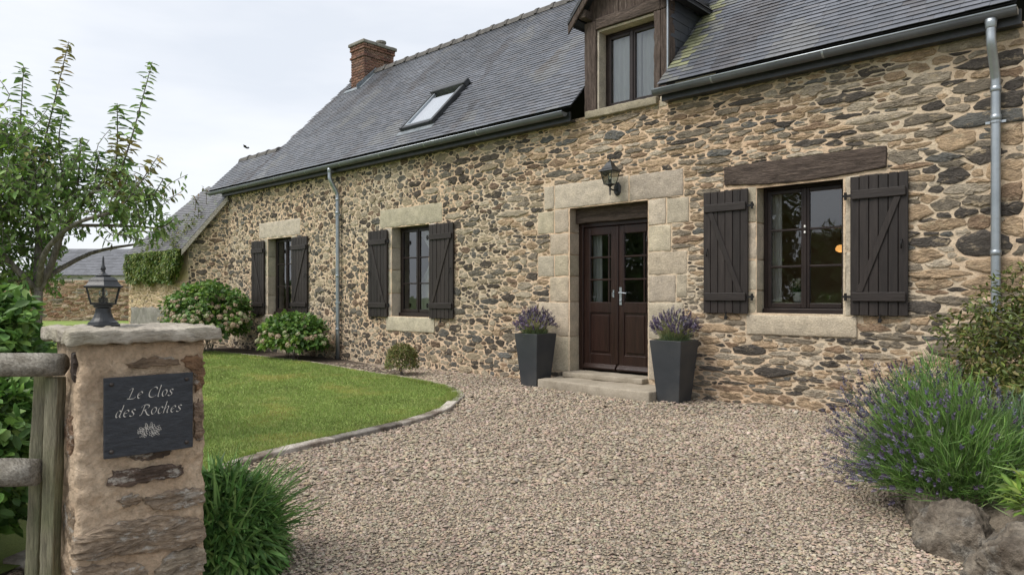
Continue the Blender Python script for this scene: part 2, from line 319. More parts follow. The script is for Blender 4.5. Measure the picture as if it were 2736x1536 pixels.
# ------------------------------------------------------------------ rubble walling
def clip(poly, n, c):
    out = []; k = len(poly)
    for i in range(k):
        a = poly[i]; b = poly[(i + 1) % k]; da = a[0] * n[0] + a[1] * n[1] - c; db = b[0] * n[0] + b[1] * n[1] - c
        if da <= 0: out.append(a)
        if (da < 0 < db) or (db < 0 < da):
            t = da / (da - db); out.append((a[0] + t * (b[0] - a[0]), a[1] + t * (b[1] - a[1])))
    return out
def rubble(rng, U0, U1, V0, V1, sizef, excl=(), inside=None, gap=.010, density=1.0):
    A = []; area = (U1 - U0) * (V1 - V0); grid = {}
    buf = np.zeros((20000, 4)); cnt_ = 0
    E = np.array(excl) if len(excl) else None
    for mult, cnt in ((1.9, .10), (1.45, .40), (1.1, 1.5), (.8, 3.0), (.55, 4.5), (.4, 4.0)):
        um, vm, am, bm_ = 0, 0, *sizef((U0 + U1) / 2, (V0 + V1) / 2)
        n = int(area / (am * bm_ * 4) * cnt * density / max(mult, .5)) + 8
        us = rng.uniform(U0, U1, n); vsq = rng.uniform(V0, V1, n); ms = mult * rng.uniform(.8, 1.2, n); el = rng.uniform(.62, 1.5, n)
        for u, v, mu, e_ in zip(us, vsq, ms, el):
            if inside is not None and not inside(u, v): continue
            a, b = sizef(u, v); a *= mu * e_; b *= mu ** .75 / e_ ** .5
            if E is not None and np.any((u > E[:, 0] - a * .35) & (u < E[:, 1] + a * .35) & (v > E[:, 2] - b * .35) & (v < E[:, 3] + b * .35)): continue
            gk = (int(u / .5), int(v / .35)); nb_ = []
            for di in (-1, 0, 1):
                for dj in (-1, 0, 1): nb_ += grid.get((gk[0] + di, gk[1] + dj), ())
            if nb_:
                ar_ = buf[nb_]; q = ((ar_[:, 0] - u) / (ar_[:, 2] + a)) ** 2 + ((ar_[:, 1] - v) / (ar_[:, 3] + b)) ** 2
                if q.min() < .80: continue
            A.append((u, v, a, b)); buf[cnt_] = (u, v, a, b); grid.setdefault(gk, []).append(cnt_); cnt_ += 1
    out = []; arr = buf[:cnt_]
    for i, (u, v, a, b) in enumerate(A):
        k = 10; ph = rng.uniform(0, 6.28)
        poly = []
        for j in range(k):
            q = ph + 2 * math.pi * j / k; cc, ss = math.cos(q), math.sin(q)
            sq = (abs(cc) ** 6 + abs(ss) ** 6) ** (-1 / 6)
            poly.append((u + cc * sq * a * 1.5 * rng.uniform(.86, 1.12), v + ss * sq * b * 1.45 * rng.uniform(.86, 1.12)))
        du = arr[:, 0] - u; dv = arr[:, 1] - v
        near = np.nonzero((np.abs(du) < 1.6 * (arr[:, 2] + a)) & (np.abs(dv) < 1.6 * (arr[:, 3] + b)))[0]
        for j in near:
            if j == i: continue
            ma, mb = arr[j, 2] + a, arr[j, 3] + b
            nn = (du[j] / ma ** 2, dv[j] / mb ** 2); ln = math.hypot(*nn); nn = (nn[0] / ln, nn[1] / ln)
            ri = math.hypot(a * nn[0], b * nn[1]); rj = math.hypot(arr[j, 2] * nn[0], arr[j, 3] * nn[1])
            dist = du[j] * nn[0] + dv[j] * nn[1]; t = ri / (ri + rj)
            poly = clip(poly, nn, u * nn[0] + v * nn[1] + dist * t - gap * rng.uniform(.3, 1.9))
            if len(poly) < 3: break
        for (a0, a1, b0, b1) in excl:
            if len(poly) < 3: break
            if u + 1.5 * a < a0 or u - 1.5 * a > a1 or v + 1.5 * b < b0 or v - 1.5 * b > b1: continue
            opts = [(a0 - u, (1, 0), a0 - gap), (u - a1, (-1, 0), -a1 - gap), (b0 - v, (0, 1), b0 - gap), (v - b1, (0, -1), -b1 - gap)]
            _, nn, c = max(opts); poly = clip(poly, nn, c)
        for nn, c in (((-1, 0), -U0 - .004), ((1, 0), U1 - .004), ((0, -1), -V0 - .004), ((0, 1), V1 - .004)):
            if len(poly) >= 3: poly = clip(poly, nn, c)
        if len(poly) < 3: continue
        p = np.array(poly); x, y = p[:, 0], p[:, 1]
        ar = .5 * abs(np.sum(x * np.roll(y, -1) - y * np.roll(x, -1)))
        if ar < .0006: continue
        q = np.roll(p, -1, 0)                        # soften the corners
        p = np.stack([p * .90 + q * .10, p * .10 + q * .90], 1).reshape(-1, 2)
        sl_ = np.linalg.norm(np.roll(p, -1, 0) - p, axis=1); cum = np.concatenate([[0], np.cumsum(sl_)]); per = cum[-1]
        m_ = int(min(24, max(8, per / .034))); tq = (np.arange(m_) + rng.uniform(-.25, .25, m_)) * per / m_ % per; pc = np.vstack([p, p[:1]])
        p = np.column_stack([np.interp(tq, cum, pc[:, 0]), np.interp(tq, cum, pc[:, 1])])
        p = p[np.argsort(tq)]
        c = p.mean(0); ro = min(.022, .13 * math.sqrt(ar) + .002)
        dd = unit(p - c); p = p + dd * np.array([[ro * (noise.noise(Vector((q_[0] * 9, q_[1] * 16, 1))) * 1.5 + noise.noise(Vector((q_[0] * 30, q_[1] * 38, 5))) * .9 - .1)] for q_ in p])
        out.append((p, c, ar))
    return out
def stone_mesh(p, c, rng, proud, slope=.17, edge=.25):
    n = len(p); tilt = rng.uniform(-.5, .5, 2) * proud
    def ring(s, d, j): 
        q = c + (p - c) * s; e = (q - c) / (np.abs(p - c).max(0) + 1e-6)
        return np.column_stack([q, d + e @ tilt * (d > 0) + rng.uniform(-j, j, n)])
    V = np.vstack([ring(1.02, -.03, 0), ring(1.0, proud * edge, proud * .12), ring(1 - slope * .55, proud * .86, proud * .22), ring(1 - slope * 2.0, proud * 1.05, proud * .3), [[c[0], c[1], proud * 1.1]]])
    if n < 13: V = np.vstack([V[:3 * n], V[-1:]])              # small stones need fewer faces
    R3 = (len(V) - 1) // n
    F = []
    for k in range(R3 - 1):
        for j in range(n):
            F.append((k * n + j, k * n + (j + 1) % n, (k + 1) * n + (j + 1) % n, (k + 1) * n + j))
    F += [((R3 - 1) * n + j, (R3 - 1) * n + (j + 1) % n, R3 * n) for j in range(n)]
    return V, F
def lay_stones(cells, to3d, palette, rng, parent, proud=(.006, .02), keep=300, name='stone', mat='rubble', stuff=True, edge=.25):
    items = []
    for p, c, ar in cells:
        big = min(1.0, ar / .03)
        V, F = stone_mesh(p, c, rng, rng.uniform(*proud) * (.75 + .5 * big), edge=edge)
        W = to3d(V); col = np.array(palette(c, ar)) * rng.uniform(.82, 1.2)
        items.append((shown(W[-1], ar), W, F, col, ar))
    items.sort(key=lambda t: -t[0])
    for s, W, F, col, ar in items[:keep]:
        mesh_obj(name, W, F, mat, parent, tint=col, smooth=ar > .05)
    if len(items) > keep:
        b = MB()
        for s, W, F, col, ar in items[keep:]: b.add(W, F, col)
        o = b.build('small_' + name + 's', mat, parent, smooth=False); o['kind'] = 'stuff'
def pick(rng, table):
    r = rng.uniform(0, sum(t[0] for t in table))
    for w, c in table:
        r -= w
        if r <= 0: return c
    return table[-1][1]

# ------------------------------------------------------------------ slating
SLATE_F = np.array([(0, 1, 2, 3), (7, 6, 5, 4), (0, 4, 5, 1), (1, 5, 6, 2), (3, 7, 4, 0)])
def slating(rng, O, eu, ev, en, Lu, rows, expo, wid, tintf, skip=None, lift=.024, th=.006, ragged=.003, gapw=.002, rowfrac=None):
    O, eu, ev, en = map(np.array, (O, eu, ev, en)); out = []
    for r in range(rows):
        v0 = r * expo; u = -rng.uniform(0, wid)
        while u < Lu:
            w = wid * rng.uniform(.72, 1.28); a, b = max(u, 0), min(u + w - gapw, Lu)
            if b - a > .03 and not (skip and skip((a + b) / 2, v0 + expo * .5)):
                lo = v0 + rng.uniform(-ragged, ragged * .4); hi = v0 + expo * 1.95
                l1 = lift * rng.uniform(.92, 1.09); l2 = l1 * rng.uniform(.94, 1.06); sk = rng.uniform(-.003, .003)
                P = []
                for dz in (0, -th):
                    P += [(a, lo + sk, l1 + dz), (b, lo - sk, l2 + dz), (b, hi, .003 + dz), (a, hi, .003 + dz)]
                P = np.array(P); W = O + P[:, :1] * eu + P[:, 1:2] * ev + P[:, 2:] * en
                out.append((W, tintf((a + b) / 2, v0), (b - a) * expo))
            u += w
    return out
def lay_slates(items, parent, keep=300, stuffname='far_slates'):
    items = sorted(items, key=lambda t: -shown(t[0].mean(0), t[2]))
    for W, col, _ in items[:keep]: mesh_obj('slate', W, SLATE_F, 'slate', parent, tint=col)
    rest = items[keep:]
    if rest:
        V = np.concatenate([w for w, _, _ in rest]); F = np.concatenate([SLATE_F + 8 * i for i in range(len(rest))])
        T = np.repeat(np.array([c for _, c, _ in rest]), 8, 0)
        o = mesh_obj(stuffname, V, F, 'slate', parent, tint=T); o['kind'] = 'stuff'

# ------------------------------------------------------------------ leaves
LEAF_F = np.array([(0, 2, 1), (0, 3, 2), (1, 2, 5), (1, 5, 4), (2, 3, 6), (2, 6, 5), (4, 5, 7), (5, 6, 7)])
def unit(a): return a / (np.linalg.norm(a, axis=-1, keepdims=True) + 1e-9)
def leaves_arrays(P, D, Nn, Ln, Wd, fold=.18, droop=.25, shape=(.42, .85, .78)):
    P, D, Nn = np.asarray(P, float), unit(np.asarray(D, float)), np.asarray(Nn, float)
    S = unit(np.cross(D, Nn)); U = unit(np.cross(S, D)); Ln = np.asarray(Ln)[:, None]; Wd = np.asarray(Wd)[:, None] * .5
    def pt(t, w, dn): return P + D * Ln * t + S * Wd * w - U * (Ln * droop * t * t) - U * Wd * dn
    return np.stack([pt(0, 0, 0), pt(.32, -shape[1], 0), pt(.32, 0, fold * 2), pt(.32, shape[1], 0), pt(.68, -shape[2], 0), pt(.68, 0, fold * 2), pt(.68, shape[2], 0), pt(1, 0, 0)], 1)
def leaf_obj(name, sets, mat, parent=None, kind=None):
    """sets: list of (N,8,3) leaf arrays with (N,3) tints"""
    V = np.concatenate([a.reshape(-1, 3) for a, _ in sets]); T = np.concatenate([np.repeat(t, 8, 0) for _, t in sets])
    n = len(V) // 8; F = (LEAF_F[None] + (np.arange(n) * 8)[:, None, None]).reshape(-1, 3)
    o = mesh_obj(name, V, F, mat, parent, tint=T, smooth=True)
    if kind: o['kind'] = kind
    return o
def tints(rng, n, cols, spread=.25):
    cols = np.array(cols); c = cols[rng.integers(0, len(cols), n)]
    return c * rng.uniform(1 - spread, 1 + spread, (n, 1)) * rng.uniform(.92, 1.08, (n, 3))
def ball(rng, n, shell=.55):
    d = unit(rng.normal(size=(n, 3))); r = (shell + (1 - shell) * rng.uniform(0, 1, (n, 1)) ** .6)
    return d, d * r

# ================================================================== GROUND
def sheet(name, poly, z, mat, kind='structure'):
    V = [(x, y, z) for x, y in poly]
    o = mesh_obj(name, V, [tuple(range(len(V)))], mat); o['kind'] = kind
    return o
sheet('ground', [(-400, -300), (300, -300), (300, 500), (-400, 500)], -.03, 'meadow')
LAWN_EDGE = [(-17.72, -1.0), (-14.43, -.88), (-12.65, -.86), (-10.72, -1.10), (-9.43, -1.20), (-8.10, -1.39), (-7.47, -1.63), (-6.95, -1.95), (-6.64, -2.34), (-6.30, -2.75), (-6.11, -3.05), (-5.86, -3.68), (-5.72, -4.29), (-5.57, -5.08), (-5.45, -5.60), (-5.2, -6.1), (-4.8, -6.7), (-4.3, -7.3), (-3.9, -8.0), (-3.6, -9.0)]
def spline(P, n=6):
    P = [np.array(p, float) for p in P]; out = []
    for i in range(len(P) - 1):
        a, b, c, d = P[max(i - 1, 0)], P[i], P[i + 1], P[min(i + 2, len(P) - 1)]
        for k in range(n):
            t = k / n; out.append(.5 * ((2 * b) + (-a + c) * t + (2 * a - 5 * b + 4 * c - d) * t * t + (-a + 3 * b - 3 * c + d) * t ** 3))
    out.append(P[-1]); return out
EDGE = spline(LAWN_EDGE, 5)
lawn_poly = [tuple(p) for p in EDGE] + [(-4.2, -14), (-30, -14), (-46, -4), (-46, 9), (-24, 9), (-22.9, -1.5), (-18.2, -1.5)]
sheet('lawn', lawn_poly, .022, 'turf')
sheet('gravel_drive', [(-19, .2), (-19, -1.6), (-16, -3.5), (-12, -6), (-9, -9), (-6, -16), (9, -16), (9, .2)], 0.0, 'gravel_bed')
BED = [tuple(p) for p in EDGE[:20]]
sheet('flower_bed', [p for p in BED] + [(-9.9, -.62), (-10.8, -.42), (-12.5, -.02), (-18.2, -.02)], .012, 'soil')

def in_poly(P, poly):
    P = np.asarray(P); x, y = P[:, 0], P[:, 1]; ins = np.zeros(len(P), bool); k = len(poly)
    for i in range(k):
        (x1, y1), (x2, y2) = poly[i], poly[(i + 1) % k]
        c = ((y1 > y) != (y2 > y)); t = (x2 - x1) * (y - y1) / ((y2 - y1) if y2 != y1 else 1e-9) + x1
        ins ^= c & (x < t)
    return ins

# grass blades, denser where they show larger
def grass():
    rng = np.random.default_rng(3); V = []; T = []
    for (x0, x1, y0, y1, dens, hh, ww) in ((-9, -4.3, -7.2, -1.2, 3600, .026, .0045), (-13, -9, -7.5, -.8, 1900, .028, .007), (-18.5, -13, -8, -.8, 1100, .03, .011), (-36, -18.5, -9, 6, 170, .045, .03)):
        n = int((x1 - x0) * (y1 - y0) * dens); P = rng.uniform((x0, y0), (x1, y1), (n, 2)); P = P[in_poly(P, lawn_poly)]
        d = P - np.array([CAM.x, CAM.y]); z = d @ FW; lat = (d @ RT) / z; P = P[(z > 1) & (lat > -.80) & (lat < .2)]; n = len(P)
        a = rng.uniform(0, 6.283, n); h = hh * rng.uniform(.6, 1.3, n); w = ww * rng.uniform(.7, 1.3, n); lean = rng.uniform(.1, .9, n); la = rng.uniform(0, 6.283, n)
        b = np.column_stack([P, np.full(n, .02)]); s = np.column_stack([np.cos(a), np.sin(a), np.zeros(n)]) * w[:, None]
        tip = b + np.column_stack([np.cos(la) * lean * h, np.sin(la) * lean * h, h])
        V.append(np.stack([b - s, b + s, tip], 1).reshape(-1, 3))
        t = tints(rng, n, [(.225, .310, .078), (.26, .338, .095), (.20, .282, .072), (.28, .325, .12)], .17)
        patch = np.array([noise.noise(Vector((p[0] * .9, p[1] * 1.3, 0))) + .5 * noise.noise(Vector((p[0] * 3, p[1] * 3, 4))) for p in P])
        dry = np.clip((patch - .15) * 2.2, 0, 1)[:, None]; lush = np.clip((-patch - .05) * 2, 0, 1)[:, None]
        t = t * (1 - dry) + t * np.array([1.55, 1.18, 1.3]) * dry; t = t * (1 - lush * .22)
        T.append(np.repeat(t, 3, 0))
    E_ = np.array(EDGE); n = 15000; k = rng.integers(20, len(E_) - 12, n); q = rng.uniform(0, 1, (n, 1)); P = E_[k] * (1 - q) + E_[k + 1] * q; dd = unit(E_[k + 1] - E_[k]); off = rng.normal(-.015, .028, n); P = P + np.column_stack([dd[:, 1], -dd[:, 0]]) * (.125 - off)[:, None] * 1.0
    cl = np.array([noise.noise(Vector((p[0] * 3.5, p[1] * 3.5, 0))) for p in P]); P = P[cl > -.15]; n = len(P); a = rng.uniform(0, 6.283, n); h = rng.uniform(.03, .075, n); la = rng.uniform(0, 6.283, n); lean = rng.uniform(.3, 1.2, n)
    b = np.column_stack([P, np.full(n, .015)]); sd = np.column_stack([np.cos(a), np.sin(a), np.zeros(n)]) * .003; V.append(np.stack([b - sd, b + sd, b + np.column_stack([np.cos(la) * lean * h, np.sin(la) * lean * h, h])], 1).reshape(-1, 3)); T.append(np.repeat(tints(rng, n, [(.20, .30, .05), (.26, .35, .08), (.33, .33, .13)], .2), 3, 0))
    V = np.concatenate(V); F = np.arange(len(V)).reshape(-1, 3)
    o = mesh_obj('grass', V, F, 'grass_blade', tint=np.concatenate(T)); tagd(o, 'short mown green grass of the lawn', 'grass', kind='stuff')
grass()

# gravel: every pebble is a little stone
ICO = None
def pebbles():
    rng = np.random.default_rng(8)
    bm = bmesh.new(); bmesh.ops.create_icosphere(bm, subdivisions=1, radius=1); I = np.array([v.co[:] for v in bm.verts]); IF = np.array([[v.index for v in f.verts] for f in bm.faces]); bm.free()
    OV = np.array([(1, 0, 0), (0, 1, 0), (-1, 0, 0), (0, -1, 0), (0, 0, 1), (.6, .6, .55), (-.6, .6, .55), (-.6, -.6, .55), (.6, -.6, .55)], float)
    OF = np.array([(0, 5, 8), (5, 1, 6), (6, 2, 7), (7, 3, 8), (0, 1, 5), (1, 2, 6), (2, 3, 7), (3, 0, 8), (5, 6, 4), (6, 7, 4), (7, 8, 4), (8, 5, 4)])
    cols = [(.375, .308, .236), (.358, .292, .223), (.405, .338, .262), (.33, .266, .202), (.37, .302, .228), (.43, .366, .29), (.295, .238, .180), (.345, .289, .228)]
    for nm, (BV, BF), z0, z1, dens, rr in (('near_gravel', (OV, OF), 2.6, 5.0, 4700, .0080), ('mid_gravel', (OV, OF), 5.0, 8.0, 1750, .0125), ('far_gravel', (OV, OF), 8.0, 14.0, 950, .016)):
        n = int((z1 - z0) * 2 * z1 * .95 * dens); z = rng.uniform(z0, z1, n); l = rng.uniform(-z1 * .95, z1 * .95, n)
        ok = np.abs(l) < .90 * z; z, l = z[ok], l[ok]
        P = np.array([CAM.x, CAM.y]) + z[:, None] * FW + l[:, None] * RT
        ok = (~in_poly(P, lawn_poly)) & (P[:, 1] < -.01) & (~in_poly(P, [(-1.05, -3.6), (-.55, -4.5), (0.0, -4.9), (3, -5.2), (3, -2.2), (-.7, -2.4)]))
        ok &= ~(in_poly(P, [(-6.9, -.55), (-4.85, -.72), (-4.8, 0), (-6.9, 0)]))
        bedp = [p for p in BED] + [(-9.9, -.62), (-10.8, -.42), (-12.5, -.02), (-18.2, -.02)]
        inb = in_poly(P, bedp); ok &= ~(inb & (rng.uniform(0, 1, len(P)) > np.where(P[:, 0] < -9.6, .5, .0)))
        P = P[ok]; n = len(P)
        S = rr * np.exp(rng.normal(0, .28, n))[:, None] * np.column_stack([rng.uniform(.9, 1.5, n), rng.uniform(.75, 1.1, n), rng.uniform(.35, .6, n)])
        a = rng.uniform(0, 6.283, n); tx = rng.normal(0, .35, n)
        B = BV[None] * S[:, None, :]; 
        y, zz = B[:, :, 1] * np.cos(tx)[:, None] - B[:, :, 2] * np.sin(tx)[:, None], B[:, :, 1] * np.sin(tx)[:, None] + B[:, :, 2] * np.cos(tx)[:, None]
        x2 = B[:, :, 0] * np.cos(a)[:, None] - y * np.sin(a)[:, None]; y2 = B[:, :, 0] * np.sin(a)[:, None] + y * np.cos(a)[:, None]
        W = np.stack([x2 + P[:, :1], y2 + P[:, 1:2], zz + .002 + (S[:, 2] * rng.uniform(.2, .9, n))[:, None]], 2)
        k = BV.shape[0]; F = (BF[None] + (np.arange(n) * k)[:, None, None]).reshape(-1, 3)
        o = mesh_obj(nm, W.reshape(-1, 3), F, 'pebble', tint=np.repeat(tints(rng, n, cols, .14) * (1 + .22 * np.array([noise.noise(Vector((p[0] * .8, p[1] * .8, 2))) + .6 * noise.noise(Vector((p[0] * 2.6, p[1] * 2.6, 6))) for p in P]))[:, None], k, 0), smooth=True)
        tagd(o, {'near_gravel': 'loose beige gravel of the drive nearest the viewer', 'mid_gravel': 'loose beige gravel in the middle of the drive', 'far_gravel': 'loose beige gravel along the house front'}[nm], 'gravel', kind='stuff')
pebbles()

# ================================================================== HOUSE
HX0, HX1, EAVE = -18.15, -1.05, 4.02
house = thing('stone_house', 'long stone farmhouse with grey slate roof and brown shutters', 'house', (-9.6, 0, 0))
DOOR = (-6.704, -5.296, .20, 2.69); WIN4 = (-3.748, -2.71, 1.12, 2.70); WIN2 = (-11.107, -9.985, .95, 2.69); WIN1 = (-16.04, -14.91, .90, 2.755)
DORM = (-6.19, -5.21, 4.08, 5.25)
openings = [DOOR, WIN4, WIN2, WIN1]
# --- dressed stones: x0, x1, z0, z1, front, back
blocks = []
def blk(x0, x1, z0, z1, y0=-.014, y1=.30, r=.012): blocks.append((x0, x1, z0, z1, y0, y1, r))
g = .006
blk(-7.194, -6.99, 2.70, 3.055); blk(-6.98, -5.62, 2.69, 3.06); blk(-5.61, -4.755, 2.69, 3.052)
for a, b, c, d in ((-7.326, -6.99, 2.322, 2.665), (-6.98, -6.704, 2.322, 2.68), (-7.075, -6.704, 1.985, 2.31), (-7.326, -6.99, 1.655, 1.975), (-6.98, -6.704, 1.655, 1.975), (-7.075, -6.704, 1.265, 1.645), (-7.31, -6.704, .735, 1.253), (-7.02, -6.704, .20, .725),
                   (-5.296, -5.02, 2.325, 2.68), (-5.008, -4.67, 2.335, 2.665), (-5.296, -4.94, 1.965, 2.315), (-5.296, -4.696, 1.645, 1.953), (-5.296, -4.87, 1.27, 1.635), (-4.86, -4.70, 1.33, 1.635), (-5.296, -4.75, .76, 1.26), (-5.296, -4.93, .20, .75)):
    blk(a, b, c, d)
blk(-11.49, -9.608, 2.69, 3.045); blk(-11.26, -9.817, .68, .95, -.03)
blk(-16.463, -14.514, 2.757, 3.135); blk(-16.25, -14.72, .66, .90, -.03)
for (x0, x1, zs) in ((-11.30, -11.107, (.952, 1.40, 1.86, 2.28, 2.688)), (-9.985, -9.80, (.952, 1.5, 2.05, 2.688)), (-16.24, -16.04, (.902, 1.36, 1.82, 2.30, 2.752)), (-14.91, -14.72, (.902, 1.45, 2.1, 2.752)),
                    (-3.92, -3.748, (1.122, 1.42, 1.80, 2.26, 2.70)), (-2.71, -2.55, (1.122, 1.85, 2.70))):
    for a, b in zip(zs[:-1], zs[1:]): blk(x0, x1, a + .003, b - .004, -.010, .30)
blk(-3.878, -2.578, .878, 1.118, -.03)
blk(-6.36, -5.13, 3.965, 4.078, -.075, .26); blk(-5.12, -5.0, 3.93, 4.078, -.012, .26)
TIMBER = (-4.167, -2.277, 2.705, 2.99)
excl = [(a, b, c, d) for (a, b, c, d) in openings] + [(a, b, c, d) for a, b, c, d, *_ in blocks] + [TIMBER]
# the mortar face with its openings and their cheeks
def wall_mesh(x0, x1, z0, z1, holes, ytop=0.0, yback=.34):
    xs = sorted({x0, x1, *[h[0] for h in holes], *[h[1] for h in holes]}); zs = sorted({z0, z1, *[h[2] for h in holes], *[h[3] for h in holes]})
    V = []; F = []
    def q(*p): i = len(V); V.extend(p); F.append((i, i + 1, i + 2, i + 3))
    for a, b in zip(xs[:-1], xs[1:]):
        for c, d in zip(zs[:-1], zs[1:]):
            mx, mz = (a + b) / 2, (c + d) / 2
            if any(h[0] < mx < h[1] and h[2] < mz < h[3] for h in holes): continue
            q((a, 0, c), (b, 0, c), (b, 0, d), (a, 0, d)); q((b, yback, c), (a, yback, c), (a, yback, d), (b, yback, d))
    for a, b, c, d in holes:
        q((a, 0, c), (a, 0, d), (a, yback, d), (a, yback, c)); q((b, 0, d), (b, 0, c), (b, yback, c), (b, yback, d))
        q((a, 0, d), (b, 0, d), (b, yback, d), (a, yback, d)); q((b, 0, c), (a, 0, c), (a, yback, c), (b, yback, c))
    q((x0, yback, z0), (x0, 0, z0), (x0, 0, z1), (x0, yback, z1)); q((x1, 0, z0), (x1, yback, z0), (x1, yback, z1), (x1, 0, z1)); q((x0, 0, z1), (x1, 0, z1), (x1, yback, z1), (x0, yback, z1))
    return V, F
grow = lambda h: (h[0] - .02, h[1] + .02, h[2] - .015, h[3] + .015)
V, F = wall_mesh(HX0, HX1, -.05, EAVE, [grow(h) for h in openings])
wall = mesh_obj('wall', V, F, 'mortar', house)
# a few pale dressed blocks higher up and the cells of the rubble
blk_l = len(blocks)
for i, (x0, x1, z0, z1, y0, y1, r) in enumerate(blocks):
    V, F = rough_block(x0 + .004, x1 - .004, y0, y1, z0, z1, r=r * 1.3, seg=.06, amp=.0055, nsc=11, seed=i * 1.7)
    base = np.array((.455, .395, .31)) if x0 > -8 else np.array((.47, .42, .34))
    if y0 < -.07: base = np.array((.34, .305, .225))
    nm = 'lintel' if (z0 > 2.68 and x1 - x0 > .8 and z0 < 3) else ('sill' if y0 < -.02 else 'dressed_stone')
    mesh_obj(nm, V, F, 'granite', wall, tint=base * PR.uniform(.86, 1.1) * np.array([1, PR.uniform(.97, 1.02), PR.uniform(.94, 1.04)]), smooth=True)

sm = lambda a, b, x: min(1, max(0, (x - a) / (b - a))) ** 2 * (3 - 2 * min(1, max(0, (x - a) / (b - a))))
def fsize(u, v):
    t = sm(-11.5, -5.5, u); a = .064 + t * .056; b = .046 - t * .013
    t2 = sm(-2.4, -1.1, u); a += t2 * .06; b += t2 * .032
    k = noise.noise(Vector((u * .9, v * 1.6, 3)))          # beds of thin and of thick stones
    f_ = 1 + .34 * k
    return a * f_, b * f_
LEFT = [(24, (.085, .072, .060)), (22, (.16, .148, .125)), (12, (.115, .112, .102)), (22, (.34, .285, .205)), (16, (.40, .35, .27)), (10, (.17, .12, .085))]
RIGHT = [(20, (.205, .178, .142)), (15, (.090, .080, .072)), (26, (.41, .305, .205)), (16, (.43, .375, .30)), (7, (.27, .19, .13)), (7, (.155, .156, .150)), (10, (.28, .24, .19))]
rs = np.random.default_rng(21)
cells = rubble(rs, HX0, HX1, 0, EAVE - .01, fsize, excl, gap=.0042, density=1.25)
lay_stones(cells, lambda V: np.column_stack([V[:, 0], -V[:, 2], V[:, 1]]), lambda c, ar: pick(rs, LEFT if rs.uniform(-8.6, -6.6) > c[0] else RIGHT), rs, wall, proud=(.010, .021), edge=-.10)
# the pointing itself: an uneven skin of mortar that laps over the stones' edges
def pointing(x0, x1, z0, z1, holes, step=.026):
    xs = np.arange(x0, x1 + step * .5, step); zs = np.arange(z0, z1 + step * .5, step); xs[-1] = x1; zs[-1] = z1; nx, nz = len(xs), len(zs)
    H = np.array([[.0042 + .0016 * sm(-6, -10, x) + .0070 * noise.noise(Vector((x * 7, 3.1, z * 12))) + .0048 * noise.noise(Vector((x * 19, 7.7, z * 27))) + .003 * noise.noise(Vector((x * 2.2, 1.3, z * 2.2))) + .0016 * sm(-8, -14, x) for x in xs] for z in zs])
    X, Z = np.meshgrid(xs, zs); V = np.stack([X, -np.clip(H, .0012, .02), Z], 2).reshape(-1, 3)
    cx_, cz_ = (X[:-1, :-1] + step / 2).ravel(), (Z[:-1, :-1] + step / 2).ravel(); ok = np.ones(len(cx_), bool)
    for a, b_, c_, d in holes: ok &= ~((cx_ > a + .012) & (cx_ < b_ - .012) & (cz_ > c_ + .012) & (cz_ < d - .012))
    J, I = np.meshgrid(np.arange(nz - 1), np.arange(nx - 1), indexing='ij'); i0 = (J * nx + I).ravel()[ok]
    return mesh_obj('pointing', V, np.stack([i0, i0 + 1, i0 + nx + 1, i0 + nx], 1), 'mortar', wall, smooth=True)
pointing(HX0, HX1, 0, EAVE - .005, excl)

# --- timber lintel over the wide window
V, F = rough_block(*TIMBER[:2], -.035, .28, *TIMBER[2:], r=.02, seg=.05, amp=.007, nsc=7)
V[:, 2] += np.where(V[:, 2] < 2.8, -.035 * np.cos((V[:, 0] + 3.2) * 2.2) + .03, 0)
mesh_obj('timber_lintel', V, F, 'old_beam', wall, smooth=True)

# --- rooms behind the openings
def room(x0, x1, z0, z1, y0=.36, y1=3.2, lampc=None):
    V = [(x0, y0, z0), (x1, y0, z0), (x1, y1, z0), (x0, y1, z0), (x0, y0, z1), (x1, y0, z1), (x1, y1, z1), (x0, y1, z1)]
    o = mesh_obj('interior_room', V, [(0, 1, 2, 3), (4, 7, 6, 5), (3, 2, 6, 7), (0, 3, 7, 4), (1, 5, 6, 2)], 'plaster', house)
    b = MB(); b.box(x0 + .01, x1 - .01, y0, y1 - .01, z0 + .005, z0 + .03); b.build('room_floor', 'room_floor', o)
    return o
room(-4.9, -1.6, .10, 3.0); room(-7.3, -4.95, .10, 3.0, y1=4); room(-12.2, -9, .1, 3.0); room(-17, -14, .1, 3.0); room(-6.34, -5.06, 3.7, 5.5, y0=.30, y1=1.5)

